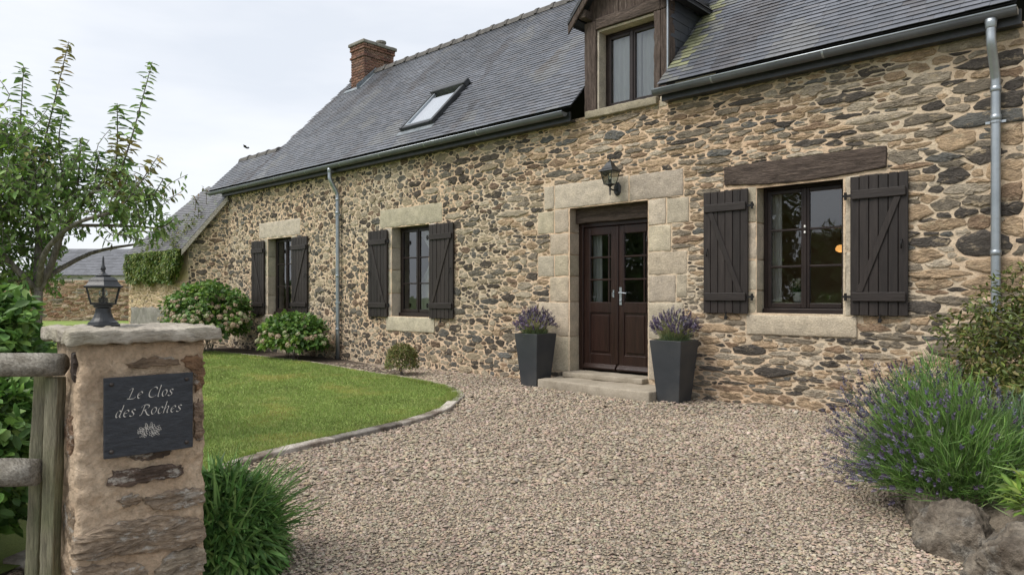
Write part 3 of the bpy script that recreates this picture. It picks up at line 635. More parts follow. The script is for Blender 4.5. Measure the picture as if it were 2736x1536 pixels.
# --- windows
def window(op, yf, rows, parent, bars=True, glass='glass', mat='window_paint', fw=.046, cill=True):
    x0, x1, z0, z1 = op; b = MB()
    b.box(x0, x0 + fw, yf, yf + .08, z0, z1); b.box(x1 - fw, x1, yf, yf + .08, z0, z1); b.box(x0 + fw, x1 - fw, yf, yf + .08, z1 - fw, z1); b.box(x0 + fw, x1 - fw, yf, yf + .08, z0, z0 + fw)
    w = b.build('window', mat, parent, bevel=.004)
    if cill:
        b = MB(); b.box(x0 + .002, x1 - .002, yf - .05, yf - .001, z0 + .004, z0 + .075); b.build('weather_bar', mat, w, bevel=.01)
    xm = (x0 + x1) / 2; a0, a1 = x0 + fw + .003, x1 - fw - .003; c0, c1 = z0 + fw + .003, z1 - fw - .003; s = .048
    if cill: c0 += .03
    for k, (l, r) in enumerate(((a0, xm - .002), (xm + .002, a1))):
        y = yf - .012; b = MB()
        b.box(l, l + s, y, y + .05, c0, c1); b.box(r - s, r, y, y + .05, c0, c1); b.box(l + s, r - s, y, y + .05, c1 - s, c1); b.box(l + s, r - s, y, y + .05, c0, c0 + s * 1.25)
        b.build('casement', mat, w, bevel=.006)
        gx0, gx1, gz0, gz1 = l + s, r - s, c0 + s * 1.25, c1 - s; st = (gz1 - gz0) / rows
        for i in range(rows):
            if i:
                zz = gz0 + i * st; bb = MB(); bb.box(gx0 - .002, gx1 + .002, y + .004, y + .045, zz - .013, zz + .013); bb.build('glazing_bar', mat, w, bevel=.005)
            pz0, pz1 = gz0 + i * st + (.012 if i else 0), gz0 + (i + 1) * st - (.012 if i < rows - 1 else 0)
            bb = MB(); bb.add([(gx0 - .003, y + .025, pz0 - .003), (gx1 + .003, y + .025, pz0 - .003), (gx1 + .003, y + .025, pz1 + .003), (gx0 - .003, y + .025, pz1 + .003)], [(0, 1, 2, 3)])
            bb.build('pane', glass, w)
    b = MB(); b.box(xm - .020, xm + .020, yf - .028, yf - .013, c0, c1); b.build('meeting_strip', mat, w, bevel=.006)
    return w
w4 = window((-3.744, -2.714, 1.125, 2.70), .20, 3, house)
w2 = window((-11.10, -9.99, .955, 2.685), .20, 3, house)
w1 = window((-16.035, -14.915, .905, 2.75), .20, 3, house)
for hz in (2.17, 2.10):
    b = MB(); b.lathe([(.010, 0), (.012, .006), (.010, .03)], (-3.225, .165, hz), 8); b.build('knob', 'pot_white', w4, smooth=True)

# --- curtains
def curtain(name, x0, x1, z0, z1, y, parent, folds, pinch=0.0, side=1):
    nx, nz = 40, 10; V = []
    for k in range(nz + 1):
        t = k / nz; p = 1 - pinch * math.sin(math.pi * min(1, (1 - t) * 1.5)) if pinch else 1
        for i in range(nx + 1):
            s = i / nx; xx = (x0 + (x1 - x0) * s * p) if side > 0 else (x1 - (x1 - x0) * s * p)
            V.append((xx, y + .022 * math.sin(s * folds * 6.283 + .6 * math.sin(t * 3)) + .01 * math.sin(s * 17), z0 + (z1 - z0) * t))
    F = [(k * (nx + 1) + i, k * (nx + 1) + i + 1, (k + 1) * (nx + 1) + i + 1, (k + 1) * (nx + 1) + i) for k in range(nz) for i in range(nx)]
    return mesh_obj(name, V, F, 'curtain', parent, smooth=True)
curtain('curtain', -10.75, -10.02, 1.05, 2.62, .34, house, 4, .55, -1)
curtain('curtain', -15.45, -14.95, 1.0, 2.7, .34, house, 4, .2, -1)
curtain('curtain', -3.74, -3.58, 1.28, 2.66, .36, house, 3)
curtain('curtain', -6.15, -5.60, 4.12, 5.2, .285, house, 5); curtain('curtain', -5.66, -5.22, 4.12, 5.2, .33, house, 4)  # second, right-hand curtain is added so its pane looks pale like reflected sky
curtain('curtain', -6.58, -6.40, .4, 2.4, .44, house, 3)

# --- shutters: boards, two ledges, a diagonal brace, hinges
def shutter(x0, x1, z0, z1, mirror, nplank=6, seed=0):
    y = -.055; rng = random.Random(seed); b = MB()
    b.box(x0 + .006, x1 - .006, y + .012, y + .024, z0 + .006, z1 - .006); sh = b.build('shutter', 'dark_paint', house)
    w = (x1 - x0) / nplank
    for i in range(nplank):
        b = MB(); d = rng.uniform(-.003, .003); b.box(x0 + i * w + .0025, x0 + (i + 1) * w - .0025, y - .012 + d, y + .0115, z0 + rng.uniform(-.003, .003), z1 + rng.uniform(-.003, .003))
        b.build('plank', 'dark_paint', sh, bevel=.005)
    lz = []
    for f_ in (.135, .865):
        zc = z0 + (z1 - z0) * f_; lz.append(zc); b = MB(); b.box(x0 + .02, x1 - .02, y - .040, y - .0165, zc - .05, zc + .05); b.build('ledge', 'dark_paint_h', sh, bevel=.006)
    xa, xb = (x0 + .10, x1 - .10) if mirror else (x1 - .10, x0 + .10)
    A = Vector((xa, 0, lz[1] - .052)); B = Vector((xb, 0, lz[0] + .052)); d = (B - A).normalized(); s = Vector((d.z, 0, -d.x)) * .038
    P = [A - s, A + s, B + s, B - s]
    for p in P[:2]: p.z = A.z
    for p in P[2:]: p.z = B.z
    V = [(p.x, y - .027, p.z) for p in P] + [(p.x, y - .0155, p.z) for p in P]
    mesh_obj('brace', V, [(0, 1, 2, 3), (7, 6, 5, 4), (0, 4, 5, 1), (1, 5, 6, 2), (2, 6, 7, 3), (3, 7, 4, 0)], 'dark_paint', sh, bevel=.005, recalc=True)
    hx = x1 if mirror else x0; sg = 1 if mirror else -1
    for zc in lz:
        b = MB(); b.box(min(hx - sg * .02, hx + sg * .075), max(hx - sg * .02, hx + sg * .075), y - .012, y + .006, zc - .014, zc + .014)
        b.lathe([(.016, 0), (.016, .085)], (hx + sg * .05, y - .004, zc - .045), 8); b.build('hinge', 'iron', sh)
    ox = x0 + .06 if mirror else x1 - .06
    b = MB(); b.tube([(ox, y - .015, (z0 + z1) / 2 + .05), (ox, y - .045, (z0 + z1) / 2 + .02), (ox, y - .04, (z0 + z1) / 2 - .05)], .008, 6); b.build('latch', 'iron', sh, smooth=True)
    b = MB(); xs_ = (x0 + x1) / 2 + .02; b.tube([(xs_, .02, z0 - .045), (xs_, -.085, z0 - .05), (xs_, -.085, z0 + .02)], .009, 6); b.box(xs_ - .018, xs_ + .018, -.095, -.082, z0 - .075, z0 - .03); b.build('shutter_stay', 'iron', sh)
    return sh
shutter(-4.434, -3.834, 1.132, 2.68, True, 6, 1); shutter(-2.64, -2.053, 1.133, 2.682, False, 6, 2)
shutter(-11.81, -11.19, .94, 2.645, True, 6, 3); shutter(-9.92, -9.268, .948, 2.652, False, 6, 4)
shutter(-16.76, -16.13, .90, 2.70, True, 6, 5); shutter(-14.83, -14.14, .915, 2.695, False, 6, 6)

# --- double door
yd = .26
b = MB(); b.box(-6.70, -6.62, yd - .02, yd + .08, .215, 2.46); b.box(-5.38, -5.30, yd - .02, yd + .08, .215, 2.46); b.box(-6.62, -5.38, yd - .02, yd + .08, 2.40, 2.46)
door = b.build('door', 'door_paint', house, bevel=.006)
V, F = rough_block(-6.70, -5.30, yd - .10, yd + .10, 2.462, 2.685, r=.015, seg=.08, amp=.003); mesh_obj('head_beam', V, F, 'old_beam', door, smooth=True)
for (l, r) in ((-6.616, -6.003), (-5.997, -5.384)):
    st = .115; b = MB(); y0, y1 = yd, yd + .05
    b.box(l, l + st, y0, y1, .235, 2.395); b.box(r - st, r, y0, y1, .235, 2.395); b.box(l + st, r - st, y0, y1, 2.27, 2.395); b.box(l + st, r - st, y0, y1, 1.10, 1.26); b.box(l + st, r - st, y0, y1, .235, .48)
    b.build('door_leaf', 'door_paint', door, bevel=.008)
    b = MB(); b.box(l + st, r - st, y0 + .02, y1 - .005, .48, 1.10); b.build('recess', 'door_paint', door)
    b = MB(); b.box(l + st + .035, r - st - .035, y0 + .004, y0 + .0195, .515, 1.065); b.build('panel', 'door_paint', door, bevel=.012)
    xm = (l + r) / 2
    for i in range(3):
        z0_, z1_ = 1.26 + i * .3367, 1.26 + (i + 1) * .3367
        b = MB(); b.add([(l + st, y0 + .028, z0_), (r - st, y0 + .028, z0_), (r - st, y0 + .028, z1_), (l + st, y0 + .028, z1_)], [(0, 1, 2, 3)]); b.build('pane', 'glass', door)
        if i: b = MB(); b.box(l + st - .002, r - st + .002, y0 + .006, y0 + .046, z0_ - .012, z0_ + .012); b.build('glazing_bar', 'door_paint', door, bevel=.004)
    b = MB(); b.box(r - st - .052, r - st - .032, y0 + .008, y0 + .044, 1.26, 2.27); b.build('glazing_bar', 'door_paint', door, bevel=.004)
    b = MB(); b.add([(l + .01, y0 - .002, .236), (r - .01, y0 - .002, .236), (r - .01, y0 - .055, .262), (l + .01, y0 - .055, .262), (l + .01, y0 - .002, .335), (r - .01, y0 - .002, .335), (r - .01, y0 - .05, .285), (l + .01, y0 - .05, .285)], [(0, 3, 2, 1), (3, 7, 6, 2), (7, 4, 5, 6), (0, 4, 7, 3), (1, 2, 6, 5), (0, 1, 5, 4)]); b.build('weather_bar', 'door_paint', door, bevel=.006)
b = MB(); b.box(-6.028, -5.972, yd - .022, yd - .001, .34, 2.39); b.build('cover_strip', 'door_paint', door, bevel=.01)
b = MB(); b.box(-5.955, -5.915, yd - .010, yd - .001, 1.22, 1.48); b.tube([(-5.935, yd - .008, 1.40), (-5.935, yd - .055, 1.40), (-5.85, yd - .06, 1.395), (-5.815, yd - .05, 1.39)], .009, 8); b.lathe([(.006, 0), (.016, .01), (.012, .022)], (-5.935, yd - .016, 1.27), 8); b.build('door_handle', 'zinc', door, smooth=False)
b = MB(); b.box(-6.075, -6.05, yd - .008, yd - .001, 1.33, 1.44); b.tube([(-6.062, yd - .006, 1.40), (-6.062, yd - .04, 1.395), (-6.062, yd - .038, 1.345)], .006, 6); b.build('finger_pull', 'zinc', door)

# --- gutters, fascia, downpipes
def gutter(x0, x1, y=-.24, z=4.085, r=.066):
    n = 12; V = []; prof = [(y + r * math.cos(math.pi + math.pi * j / n), z + r * math.sin(math.pi + math.pi * j / n)) for j in range(n + 1)]
    inner = [(y + (r - .004) * math.cos(2 * math.pi - math.pi * j / n), z + (r - .004) * math.sin(2 * math.pi - math.pi * j / n)) for j in range(n + 1)]
    P = prof + inner; k = len(P); b = MB()
    F = [(j, (j + 1) % k, k + (j + 1) % k, k + j) for j in range(k)] + [tuple(range(k))[::-1], tuple(range(k, 2 * k))]
    b.add([(x0, *p) for p in P] + [(x1, *p) for p in P], F)
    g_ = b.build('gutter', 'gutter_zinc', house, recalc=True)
    b = MB(); b.tube([(x0, y - r + .002, z + .004), (x1, y - r + .002, z + .004)], .011, 8); b.build('bead', 'zinc', g_, smooth=True)
    for x in (x0, x1):
        b = MB(); V2 = [(x, y, z)] + [(x, *p) for p in prof]; b.add([(q[0] - .004, q[1], q[2]) for q in V2] + [(q[0] + .004, q[1], q[2]) for q in V2], [tuple(range(n + 2))[::-1], tuple(range(n + 2, 2 * n + 4))]); b.build('end_cap', 'zinc', g_)
    for i in range(1, int((x1 - x0) / 1.35) + 1):
        x = x0 + i * 1.35 - .5
        if x < x1 - .1:
            b = MB()
            for s in range(n): 
                a_, c_ = prof[s], prof[s + 1]; o_ = lambda p: (y + (p[0] - y) * 1.035, z + (p[1] - z) * 1.035)
                b.add([(x - .012, *o_(a_)), (x + .012, *o_(a_)), (x + .012, *o_(c_)), (x - .012, *o_(c_))], [(0, 1, 2, 3)])
            b.build('bracket', 'zinc', g_)
    return g_
gutter(-18.74, -6.60); gutter(-5.06, -1.08)
for x0, x1 in ((-18.2, -6.56), (-5.0, -1.06)):
    b = MB(); b.box(x0, x1, -.155, -.125, 3.955, 4.10); b.build('fascia', 'skylight_frame', house, bevel=.003)
    b = MB(); b.box(x0, x1, -.124, -.004, 3.962, 3.985); b.build('soffit', 'skylight_frame', house)
def downpipe(x, xt, zb):
    r = .042; b = MB()
    P = [(xt, -.24, 4.02), (xt, -.24, 3.90), (xt + (x - xt) * .15, -.235, 3.80), (xt + (x - xt) * .5, -.165, 3.66), (xt + (x - xt) * .85, -.10, 3.52), (x, -.085, 3.42), (x, -.085, 3.0), (x, -.085, zb)]
    Q = [tuple(p) for p in spline(P, 4)]
    b.tube(Q, r, 14); p = b.build('downpipe', 'zinc', house, smooth=True)
    b = MB(); b.lathe([(.043, 0), (.047, .01), (.050, .05), (.056, .085)], (xt, -.24, 3.945), 16); b.build('outlet', 'zinc', p, smooth=True)
    for z_ in (3.36, 3.08, .62, 1.75):
        b = MB(); b.lathe([(r + .001, 0), (r + .006, .004), (r + .006, .05), (r + .001, .054)], (x, -.085, z_), 14); b.build('collar', 'zinc', p, smooth=True)
    for z_ in (3.05, 1.2):
        b = MB(); b.lathe([(r + .002, 0), (r + .008, .003), (r + .008, .022), (r + .002, .025)], (x, -.085, z_), 14); b.box(x + .046, x + .085, -.09, -.08, z_, z_ + .024); b.box(x - .085, x - .046, -.09, -.08, z_, z_ + .024); b.box(x - .01, x + .01, -.045, .02, z_ + .004, z_ + .02); b.build('pipe_clip', 'zinc', p)
downpipe(-12.87, -12.93, 0.02); downpipe(-1.275, -1.29, 0.02)

# --- roof
RY0, RZ0, SL = -.30, 4.13, 1.03
ca = 1 / math.hypot(1, SL); sa = SL * ca
RIDGE_Y, RIDGE_Z = 2.80, RZ0 + SL * 3.10
SLOPE = 3.10 / ca
RXL, RXV, RXR = -18.72, -16.62, -1.08
EXT = (.62 - RY0) / ca                       # the lower ridge of the end bay
ev = np.array([0, ca, sa]); en = np.array([0, -sa, ca])
b = MB()
def roofpt(x, s, d=-.012): p = np.array([x, RY0, RZ0]) + ev * s + en * d; return tuple(p)
b.add([roofpt(RXV, 0), roofpt(-6.44, 0), roofpt(-6.44, SLOPE), roofpt(RXV, SLOPE)], [(0, 1, 2, 3)])
b.add([roofpt(-6.44, 2.1), roofpt(-4.97, 2.1), roofpt(-4.97, SLOPE), roofpt(-6.44, SLOPE)], [(0, 1, 2, 3)])
b.add([roofpt(-4.97, 0), roofpt(RXR, 0), roofpt(RXR, SLOPE), roofpt(-4.97, SLOPE)], [(0, 1, 2, 3)])
b.add([roofpt(RXL, 0), roofpt(RXV, 0), roofpt(RXV, EXT), roofpt(RXL, EXT)], [(0, 1, 2, 3)])
# rear slopes, gables
b.add([roofpt(RXV, SLOPE), roofpt(RXR, SLOPE), (RXR, 6.0, 4.1), (RXV, 6.0, 4.1)], [(0, 1, 2, 3)])
e_ = roofpt(RXL, EXT)
b.add([e_, roofpt(RXV, EXT), (RXV, 1.7, 4.0), (RXL, 1.7, 4.0)], [(0, 1, 2, 3)])
b.add([roofpt(RXV + .03, 0), (RXV + .03, 6.0, 4.1), roofpt(RXV + .03, SLOPE)], [(0, 1, 2)]); b.add([roofpt(RXL + .03, 0), (RXL + .03, 1.7, 4.0), roofpt(RXL + .03, EXT)], [(0, 1, 2)])
roof = b.build('roof', 'underlay', house)
rr_ = np.random.default_rng(33)
def roof_tint(u, v):
    x = RXL + u
    base = np.array([(.092, .099, .113), (.083, .090, .103), (.102, .108, .122), (.095, .097, .105)][rr_.integers(0, 4)]) * rr_.uniform(.94, 1.06)
    if rr_.uniform() < .07: base = base * rr_.uniform(.68, 1.32)
    nz = noise.noise(Vector((x * .5, v * .8, 3)))
    base = base * (1 + .30 * nz + .16 * noise.noise(Vector((x * 2.3, v * .45, 21))))
    if noise.noise(Vector((x * 1.1, v * 1.1, 40))) > .36: base = base * .75 + np.array([.05, .049, .042])
    dk = noise.noise(Vector((x * 1.6, v * .5, 9)))
    if dk > .3: base = base * np.array([.80, .75, .72])
    mossx = -4.80 + .10 * (noise.noise(Vector((v * 2, 0, 1))))
    if abs(x - mossx) < .10 and .35 < v < 2.4 and rr_.uniform() < .85: base = base * .45 + np.array([.20, .205, .095]) * rr_.uniform(.5, 1.0)
    elif abs(x - mossx) < .30 and v < 2.4 and rr_.uniform() < .45: base = base * .6 + np.array([.15, .15, .12]) * .5
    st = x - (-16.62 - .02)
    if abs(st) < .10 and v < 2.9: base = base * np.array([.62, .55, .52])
    return base
def skip_main(u, v):
    x = RXL + u
    if x < RXV + .02 and v > EXT - .02: return True
    if -10.93 < x < -9.90 and .50 < v < 1.84: return True
    if -16.2 < x < -15.47 and v > 3.74: return True
    return False
NR = int(SLOPE / .092) + 1; items = []
for xa, xb, sk_ in ((RXL, -6.425, skip_main), (-6.425, -4.975, lambda u, v: v < 2.15), (-4.975, RXR, skip_main)):
    off_ = xa - RXL
    items += slating(rr_, (xa, RY0, RZ0), (1, 0, 0), ev, en, xb - xa, NR, .0925, .165, lambda u, v, o=off_: roof_tint(u + o, v), lambda u, v, o=off_, f=sk_: f(u + o, v))
lay_slates(items, roof)
# ridge tiles
def ridge(x0, x1, y, z, parent, step=.42):
    n = int((x1 - x0) / step)
    b0 = None
    for i in range(n):
        a = x0 + i * step; b = MB(); rng = random.Random(i)
        prof = [(-.115, -.10), (-.085, -.005), (-.04, .035), (.04, .035), (.085, -.005), (.115, -.10)]
        dz = rng.uniform(-.006, .006); k = len(prof)
        for (s0, s1, gr) in ((0, step - .035, 0), (step - .05, step + .03, .018)):
            V = [(a + s0, y + p[0] * (1 + gr * 6), z + p[1] + gr + dz) for p in prof] + [(a + s1, y + p[0] * (1 + gr * 6), z + p[1] + gr + dz) for p in prof]
            b.add(V, [(j, j + 1, k + j + 1, k + j) for j in range(k - 1)] + [tuple(range(k)), tuple(range(k, 2 * k))[::-1]])
        b.build('ridge_tile', 'ridge_clay', parent, recalc=True)
ridge(-15.46, -6.0, RIDGE_Y, RIDGE_Z + .03, roof, .44); ridge(-5.5, -1.2, RIDGE_Y, RIDGE_Z + .03, roof, .44); ridge(-16.60, -16.2, RIDGE_Y, RIDGE_Z + .03, roof, .4)
ep = roofpt(0, EXT); ridge(RXL - .02, RXV + .1, ep[1] + .02, ep[2] + .035, roof, .52)

# --- skylight
b = MB(); s0, s1, x0, x1 = .53, 1.82, -10.90, -9.93
def rb(mb, xa, xb, sa_, sb_, da, db):
    P = [roofpt(x, s, d) for x in (xa, xb) for s in (sa_, sb_) for d in (da, db)]
    mb.add(P, [(0, 1, 3, 2), (4, 6, 7, 5), (0, 4, 5, 1), (2, 3, 7, 6), (0, 2, 6, 4), (1, 5, 7, 3)])
rb(b, x0, x0 + .075, s0, s1, -.02, .10); rb(b, x1 - .075, x1, s0, s1, -.02, .10); rb(b, x0 + .075, x1 - .075, s0, s0 + .085, -.02, .09)
sky_l = b.build('skylight', 'skylight_frame', house, bevel=.008)
b = MB(); rb(b, x0 - .02, x1 + .02, s1 - .12, s1 + .06, .02, .135); b.build('hood', 'skylight_frame', sky_l, bevel=.012)
b = MB(); rb(b, x0 + .078, x0 + .12, s0 + .09, s1 - .125, .03, .085); rb(b, x1 - .12, x1 - .078, s0 + .09, s1 - .125, .03, .085); rb(b, x0 + .12, x1 - .12, s0 + .09, s0 + .13, .03, .085); b.build('sash', 'zinc', sky_l, bevel=.004)
b = MB(); b.add([roofpt(x0 + .12, s0 + .13, .06), roofpt(x1 - .12, s0 + .13, .06), roofpt(x1 - .12, s1 - .12, .06), roofpt(x0 + .12, s1 - .12, .06)], [(0, 1, 2, 3)]); b.build('pane', 'glass_sky', sky_l)
b = MB(); b.add([roofpt(x0 + .08, s0 + .09, -.01), roofpt(x1 - .08, s0 + .09, -.01), roofpt(x1 - .08, s1 - .12, -.01), roofpt(x0 + .08, s1 - .12, -.01)], [(0, 1, 2, 3)]); b.build('blind', 'curtain', sky_l)
b = MB(); rb(b, x0 - .05, x1 + .04, s0 - .13, s0 - .003, .018, .024); b.build('apron', 'lead', sky_l)

# --- chimney
CX0, CX1, CY0, CY1, CZ0, CZ1 = -16.13, -15.53, 2.44, 3.40, 6.4, 8.02
b = MB(); b.box(CX0 + .012, CX1 - .012, CY0 + .012, CY1 - .012, CZ0, CZ1); chim = b.build('chimney', 'brick_mortar', house)
def brick_mesh(l, d, h):
    me = bpy.data.meshes.new('brick'); bm = bmesh.new(); bmesh.ops.create_cube(bm, size=1)
    for v in bm.verts: v.co.x *= l; v.co.y *= d; v.co.z *= h
    bmesh.ops.bevel(bm, geom=list(bm.edges), offset=.006, segments=1, affect='EDGES'); bm.to_mesh(me); bm.free()
    me.materials.append(MATS['brick']); return me
BR = []
cols = [(.165, .085, .060), (.13, .066, .048), (.195, .108, .075), (.11, .065, .052), (.175, .105, .08)]
for l in (.205, .10, .15):
    for c in cols:
        me = brick_mesh(l, .09, .058); a = me.attributes.new('tint', 'FLOAT_COLOR', 'POINT'); a.data.foreach_set('color', np.tile(np.array(c + (1,), np.float32), len(me.vertices))); BR.append((l, me))
def put_brick(me, p, rz):
    o = bpy.data.objects.new('brick', me); C.objects.link(o); o.parent = chim; o.location = np.array(p) - LOC[chim.name][0]; o.rotation_euler = (0, 0, rz)
rb_ = random.Random(4); row = 0; z = 6.62
while z < CZ1 - .03:
    out = .028 if 7.62 < z < 7.74 or z > 7.88 else 0.0
    for (ax, a0, a1) in (('x', CX0 - out, CX1 + out), ('y', CY0 - out, CY1 + out)):
        if ax == 'y' and z < 7.05: zmin = 7.05
        u = a0 + (.0 if (row + (ax == 'y')) % 2 else 0.0); first = True
        while u < a1 - .03:
            l = .205 if not (first and row % 2) else .10
            if u + l > a1: l = .15 if a1 - u > .13 else .10
            first = False
            me = rb_.choice([m_ for ll, m_ in BR if ll == l])
            uc = min(u + l / 2, a1 - l / 2 + .002)
            if ax == 'x': put_brick(me, (uc, CY0 - out + .040, z + .029 + rb_.uniform(-.002, .002)), 0)
            elif 7.0 < z or uc < 2.9: put_brick(me, (CX1 + out - .040 + rb_.uniform(0, .003), uc, z + .029), math.pi / 2)
            u += l + .012
    z += .0705; row += 1
V, F = rough_block(CX0 - .065, CX1 + .065, CY0 - .065, CY1 + .065, CZ1, CZ1 + .085, r=.015, seg=.1, amp=.004); mesh_obj('chimney_cap', V, F, 'grey_render', chim, smooth=True)
b = MB(); b.lathe([(.115, 0), (.115, .10), (.14, .11), (.14, .16), (.10, .165)], (-15.72, 3.12, CZ1 + .084), 14); b.build('chimney_pot', 'grey_render', chim)
b = MB(); rb(b, CX0 - .03, CX1 + .05, 3.60, 3.76, .020, .030); b.build('flashing', 'lead', chim)
pa, pb = roofpt(0, 3.58, 0), roofpt(0, 4.44, 0); q = [(pa[1], pa[2] - .05), (pb[1], pb[2] - .05), (pb[1], pb[2] + .13), (pa[1] - .02, pa[2] + .16)]
mesh_obj('side_flashing', [(CX1 + .033, *p) for p in q] + [(CX1 + .041, *p) for p in q], [(0, 1, 2, 3), (7, 6, 5, 4), (0, 4, 5, 1), (1, 5, 6, 2), (2, 6, 7, 3), (3, 7, 4, 0)], 'lead', chim, recalc=True)
b = MB(); rb(b, CX1 + .005, CX1 + .16, 3.66, 4.42, .016, .026); b.build('soaker', 'lead', chim)

# --- dormer
dx0, dx1 = -6.405, -5.0
V, F = rough_block(-6.405, -6.192, -.012, .20, 4.04, 5.40, r=.012, seg=.05, amp=.006, nsc=6); dorm = mesh_obj('dormer', V, F, 'old_post', house, smooth=True)
for (x0, x1, z0, z1, y0, y1, nm, mt) in ((-5.208, -5.105, -0, 0, -.012, .20, 'post', 'old_post'), (-5.10, -5.0, 0, 0, -.010, .20, 'post', 'old_post')):
    V, F = rough_block(x0, x1, y0, y1, 4.082, 5.262, r=.010, seg=.05, amp=.005, nsc=6, seed=x0); mesh_obj(nm, V, F, mt, dorm, smooth=True)
V, F = rough_block(-6.19, -5.105, -.022, .20, 5.262, 5.425, r=.012, seg=.06, amp=.004, nsc=5); mesh_obj('head_beam', V, F, 'old_beam', dorm, smooth=True)
V, F = rough_block(-5.10, -5.0, -.016, .20, 5.266, 5.60, r=.010, seg=.05, amp=.004, nsc=6); mesh_obj('post', V, F, 'old_post', dorm, smooth=True)
b = MB(); b.box(-6.188, -6.155, .02, .19, 4.082, 5.255); b.build('reveal_board', 'granite', dorm); dorm.children[-1].data.attributes.new('tint', 'FLOAT_COLOR', 'POINT').data.foreach_set('color', np.tile(np.array([.42, .38, .31, 1], np.float32), 8))
b = MB(); b.box(-6.154, -5.212, .02, .19, 5.225, 5.257); b.build('reveal_board', 'granite', dorm); dorm.children[-1].data.attributes.new('tint', 'FLOAT_COLOR', 'POINT').data.foreach_set('color', np.tile(np.array([.48, .42, .32, 1], np.float32), 8))
window((-6.152, -5.214, 4.084, 5.222), .19, 1, dorm.parent, cill=False, fw=.045)
dpk = 6.42; dmx = (dx0 + dx1) / 2; ez = 5.62; dsl = (dpk - ez) / (dmx - dx0)
nb = 9; bw = (dx1 - .1 - dx0) / nb
for i in range(nb):
    a = dx0 + i * bw + .002; c_ = a + bw - .004; b = MB(); yj = PR.uniform(-.004, .004)
    za = ez + dsl * (dmx - dx0 - abs((a) - dmx)) - .04; zb_ = ez + dsl * (dmx - dx0 - abs(c_ - dmx)) - .04; z0 = 5.428 if a > -6.2 else 5.40
    b.add([(a, .03 + yj, z0), (c_, .03 + yj, z0), (c_, .03 + yj, zb_), (a, .03 + yj, za), (a, .06, z0), (c_, .06, z0), (c_, .06, zb_), (a, .06, za)], [(0, 1, 2, 3), (7, 6, 5, 4), (0, 4, 5, 1), (1, 5, 6, 2), (2, 6, 7, 3), (3, 7, 4, 0)])
    b.build('gable_board', 'old_post', dorm, bevel=.004)
# cheeks: slate hung on boards
b = MB()
for x in (dx0 + .02, dx1 - .02):
    b.add([(x, .0, 4.15), (x, 2.6, 4.15 + 2.6), (x, 2.6, 5.70), (x, 0, 5.70)], [(0, 1, 2, 3)])
b.build('cheek', 'underlay', dorm)
rc = np.random.default_rng(6)
def cheek_skip(u, v):
    return (4.18 + v) < RZ0 + SL * (u + .0 - RY0) - .20
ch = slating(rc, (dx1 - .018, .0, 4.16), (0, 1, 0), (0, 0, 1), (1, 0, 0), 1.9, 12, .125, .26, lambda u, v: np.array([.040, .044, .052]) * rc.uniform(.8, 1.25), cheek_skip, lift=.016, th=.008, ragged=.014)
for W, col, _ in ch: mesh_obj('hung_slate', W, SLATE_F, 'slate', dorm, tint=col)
b = MB(); b.box(dx1 - .002, dx1 + .014, -.016, .012, 4.25, 5.62); b.build('corner_strip', 'zinc', dorm)
# little roof over it
b = MB(); ov = .17; yf = -.20
for sg in (-1, 1):
    xe = dmx + sg * (dmx - dx0 + ov); ze = ez - ov * dsl
    P = [(xe, yf, ze), (dmx, yf, dpk), (dmx, 2.75, dpk), (xe, 2.75, ze)]
    b.add(P + [(p[0], p[1], p[2] - .05) for p in P], [(0, 1, 2, 3), (7, 6, 5, 4), (0, 4, 5, 1), (1, 5, 6, 2), (2, 6, 7, 3), (3, 7, 4, 0)])
b.build('dormer_roof', 'skylight_frame', dorm, recalc=True)
for sg in (-1, 1):
    xe = dmx + sg * (dmx - dx0 + ov); ze = ez - ov * dsl; ln = math.hypot(xe - dmx, ze - dpk)
    evd = np.array([dmx - xe, 0, dpk - ze]) / ln; eu = np.array([0, 1, 0]) if sg > 0 else np.array([0, -1, 0]); Od = (xe, yf, ze) if sg > 0 else (xe, 2.75, ze)
    nd = np.cross(eu, evd)
    ds_ = slating(rc, Od, eu, evd, nd, 2.95, int(ln / .0925), .0925, .16, lambda u, v: np.array([.09, .092, .1]) * rc.uniform(.8, 1.2))
    V = np.concatenate([w for w, _, _ in ds_]); F = np.concatenate([SLATE_F + 8 * i for i in range(len(ds_))]); T = np.repeat(np.array([c for _, c, _ in ds_]), 8, 0)
    mesh_obj('dormer_slates', V, F, 'slate', dorm, tint=T)['kind'] = 'stuff'
    # barge board and purlin end
    A = Vector((xe, yf + .01, ze - .055)); Bp = Vector((dmx, yf + .01, dpk - .055)); d_ = (Bp - A).normalized(); up = Vector((-d_.z * sg, 0, d_.x * sg)) if False else Vector((0, 0, -.13))
    V = [A, Bp, Bp + up, A + up]; V = [tuple(v) for v in V] + [(v.x, v.y + .03, v.z) for v in V]
    mesh_obj('barge_board', V, [(0, 1, 2, 3), (7, 6, 5, 4), (0, 4, 5, 1), (1, 5, 6, 2), (2, 6, 7, 3), (3, 7, 4, 0)], 'old_post', dorm, recalc=True, bevel=.006)
    px = dmx + sg * (dmx - dx0 - .06); V, F = rough_block(px - .06, px + .06, yf + .05, .05, 5.43, 5.56, r=.02, seg=.05, amp=.006); mesh_obj('purlin_end', V, F, 'old_beam', dorm, smooth=True)
    b = MB(); s2 = (dx0 - ov - .005, dx0 - .002) if sg < 0 else (dx1 + .016, dx1 + ov + .005)
    b.box(*s2, yf + .05, 2.2, ez - ov * dsl - .02, ez - ov * dsl); b.build('eave_board', 'underlay', dorm)

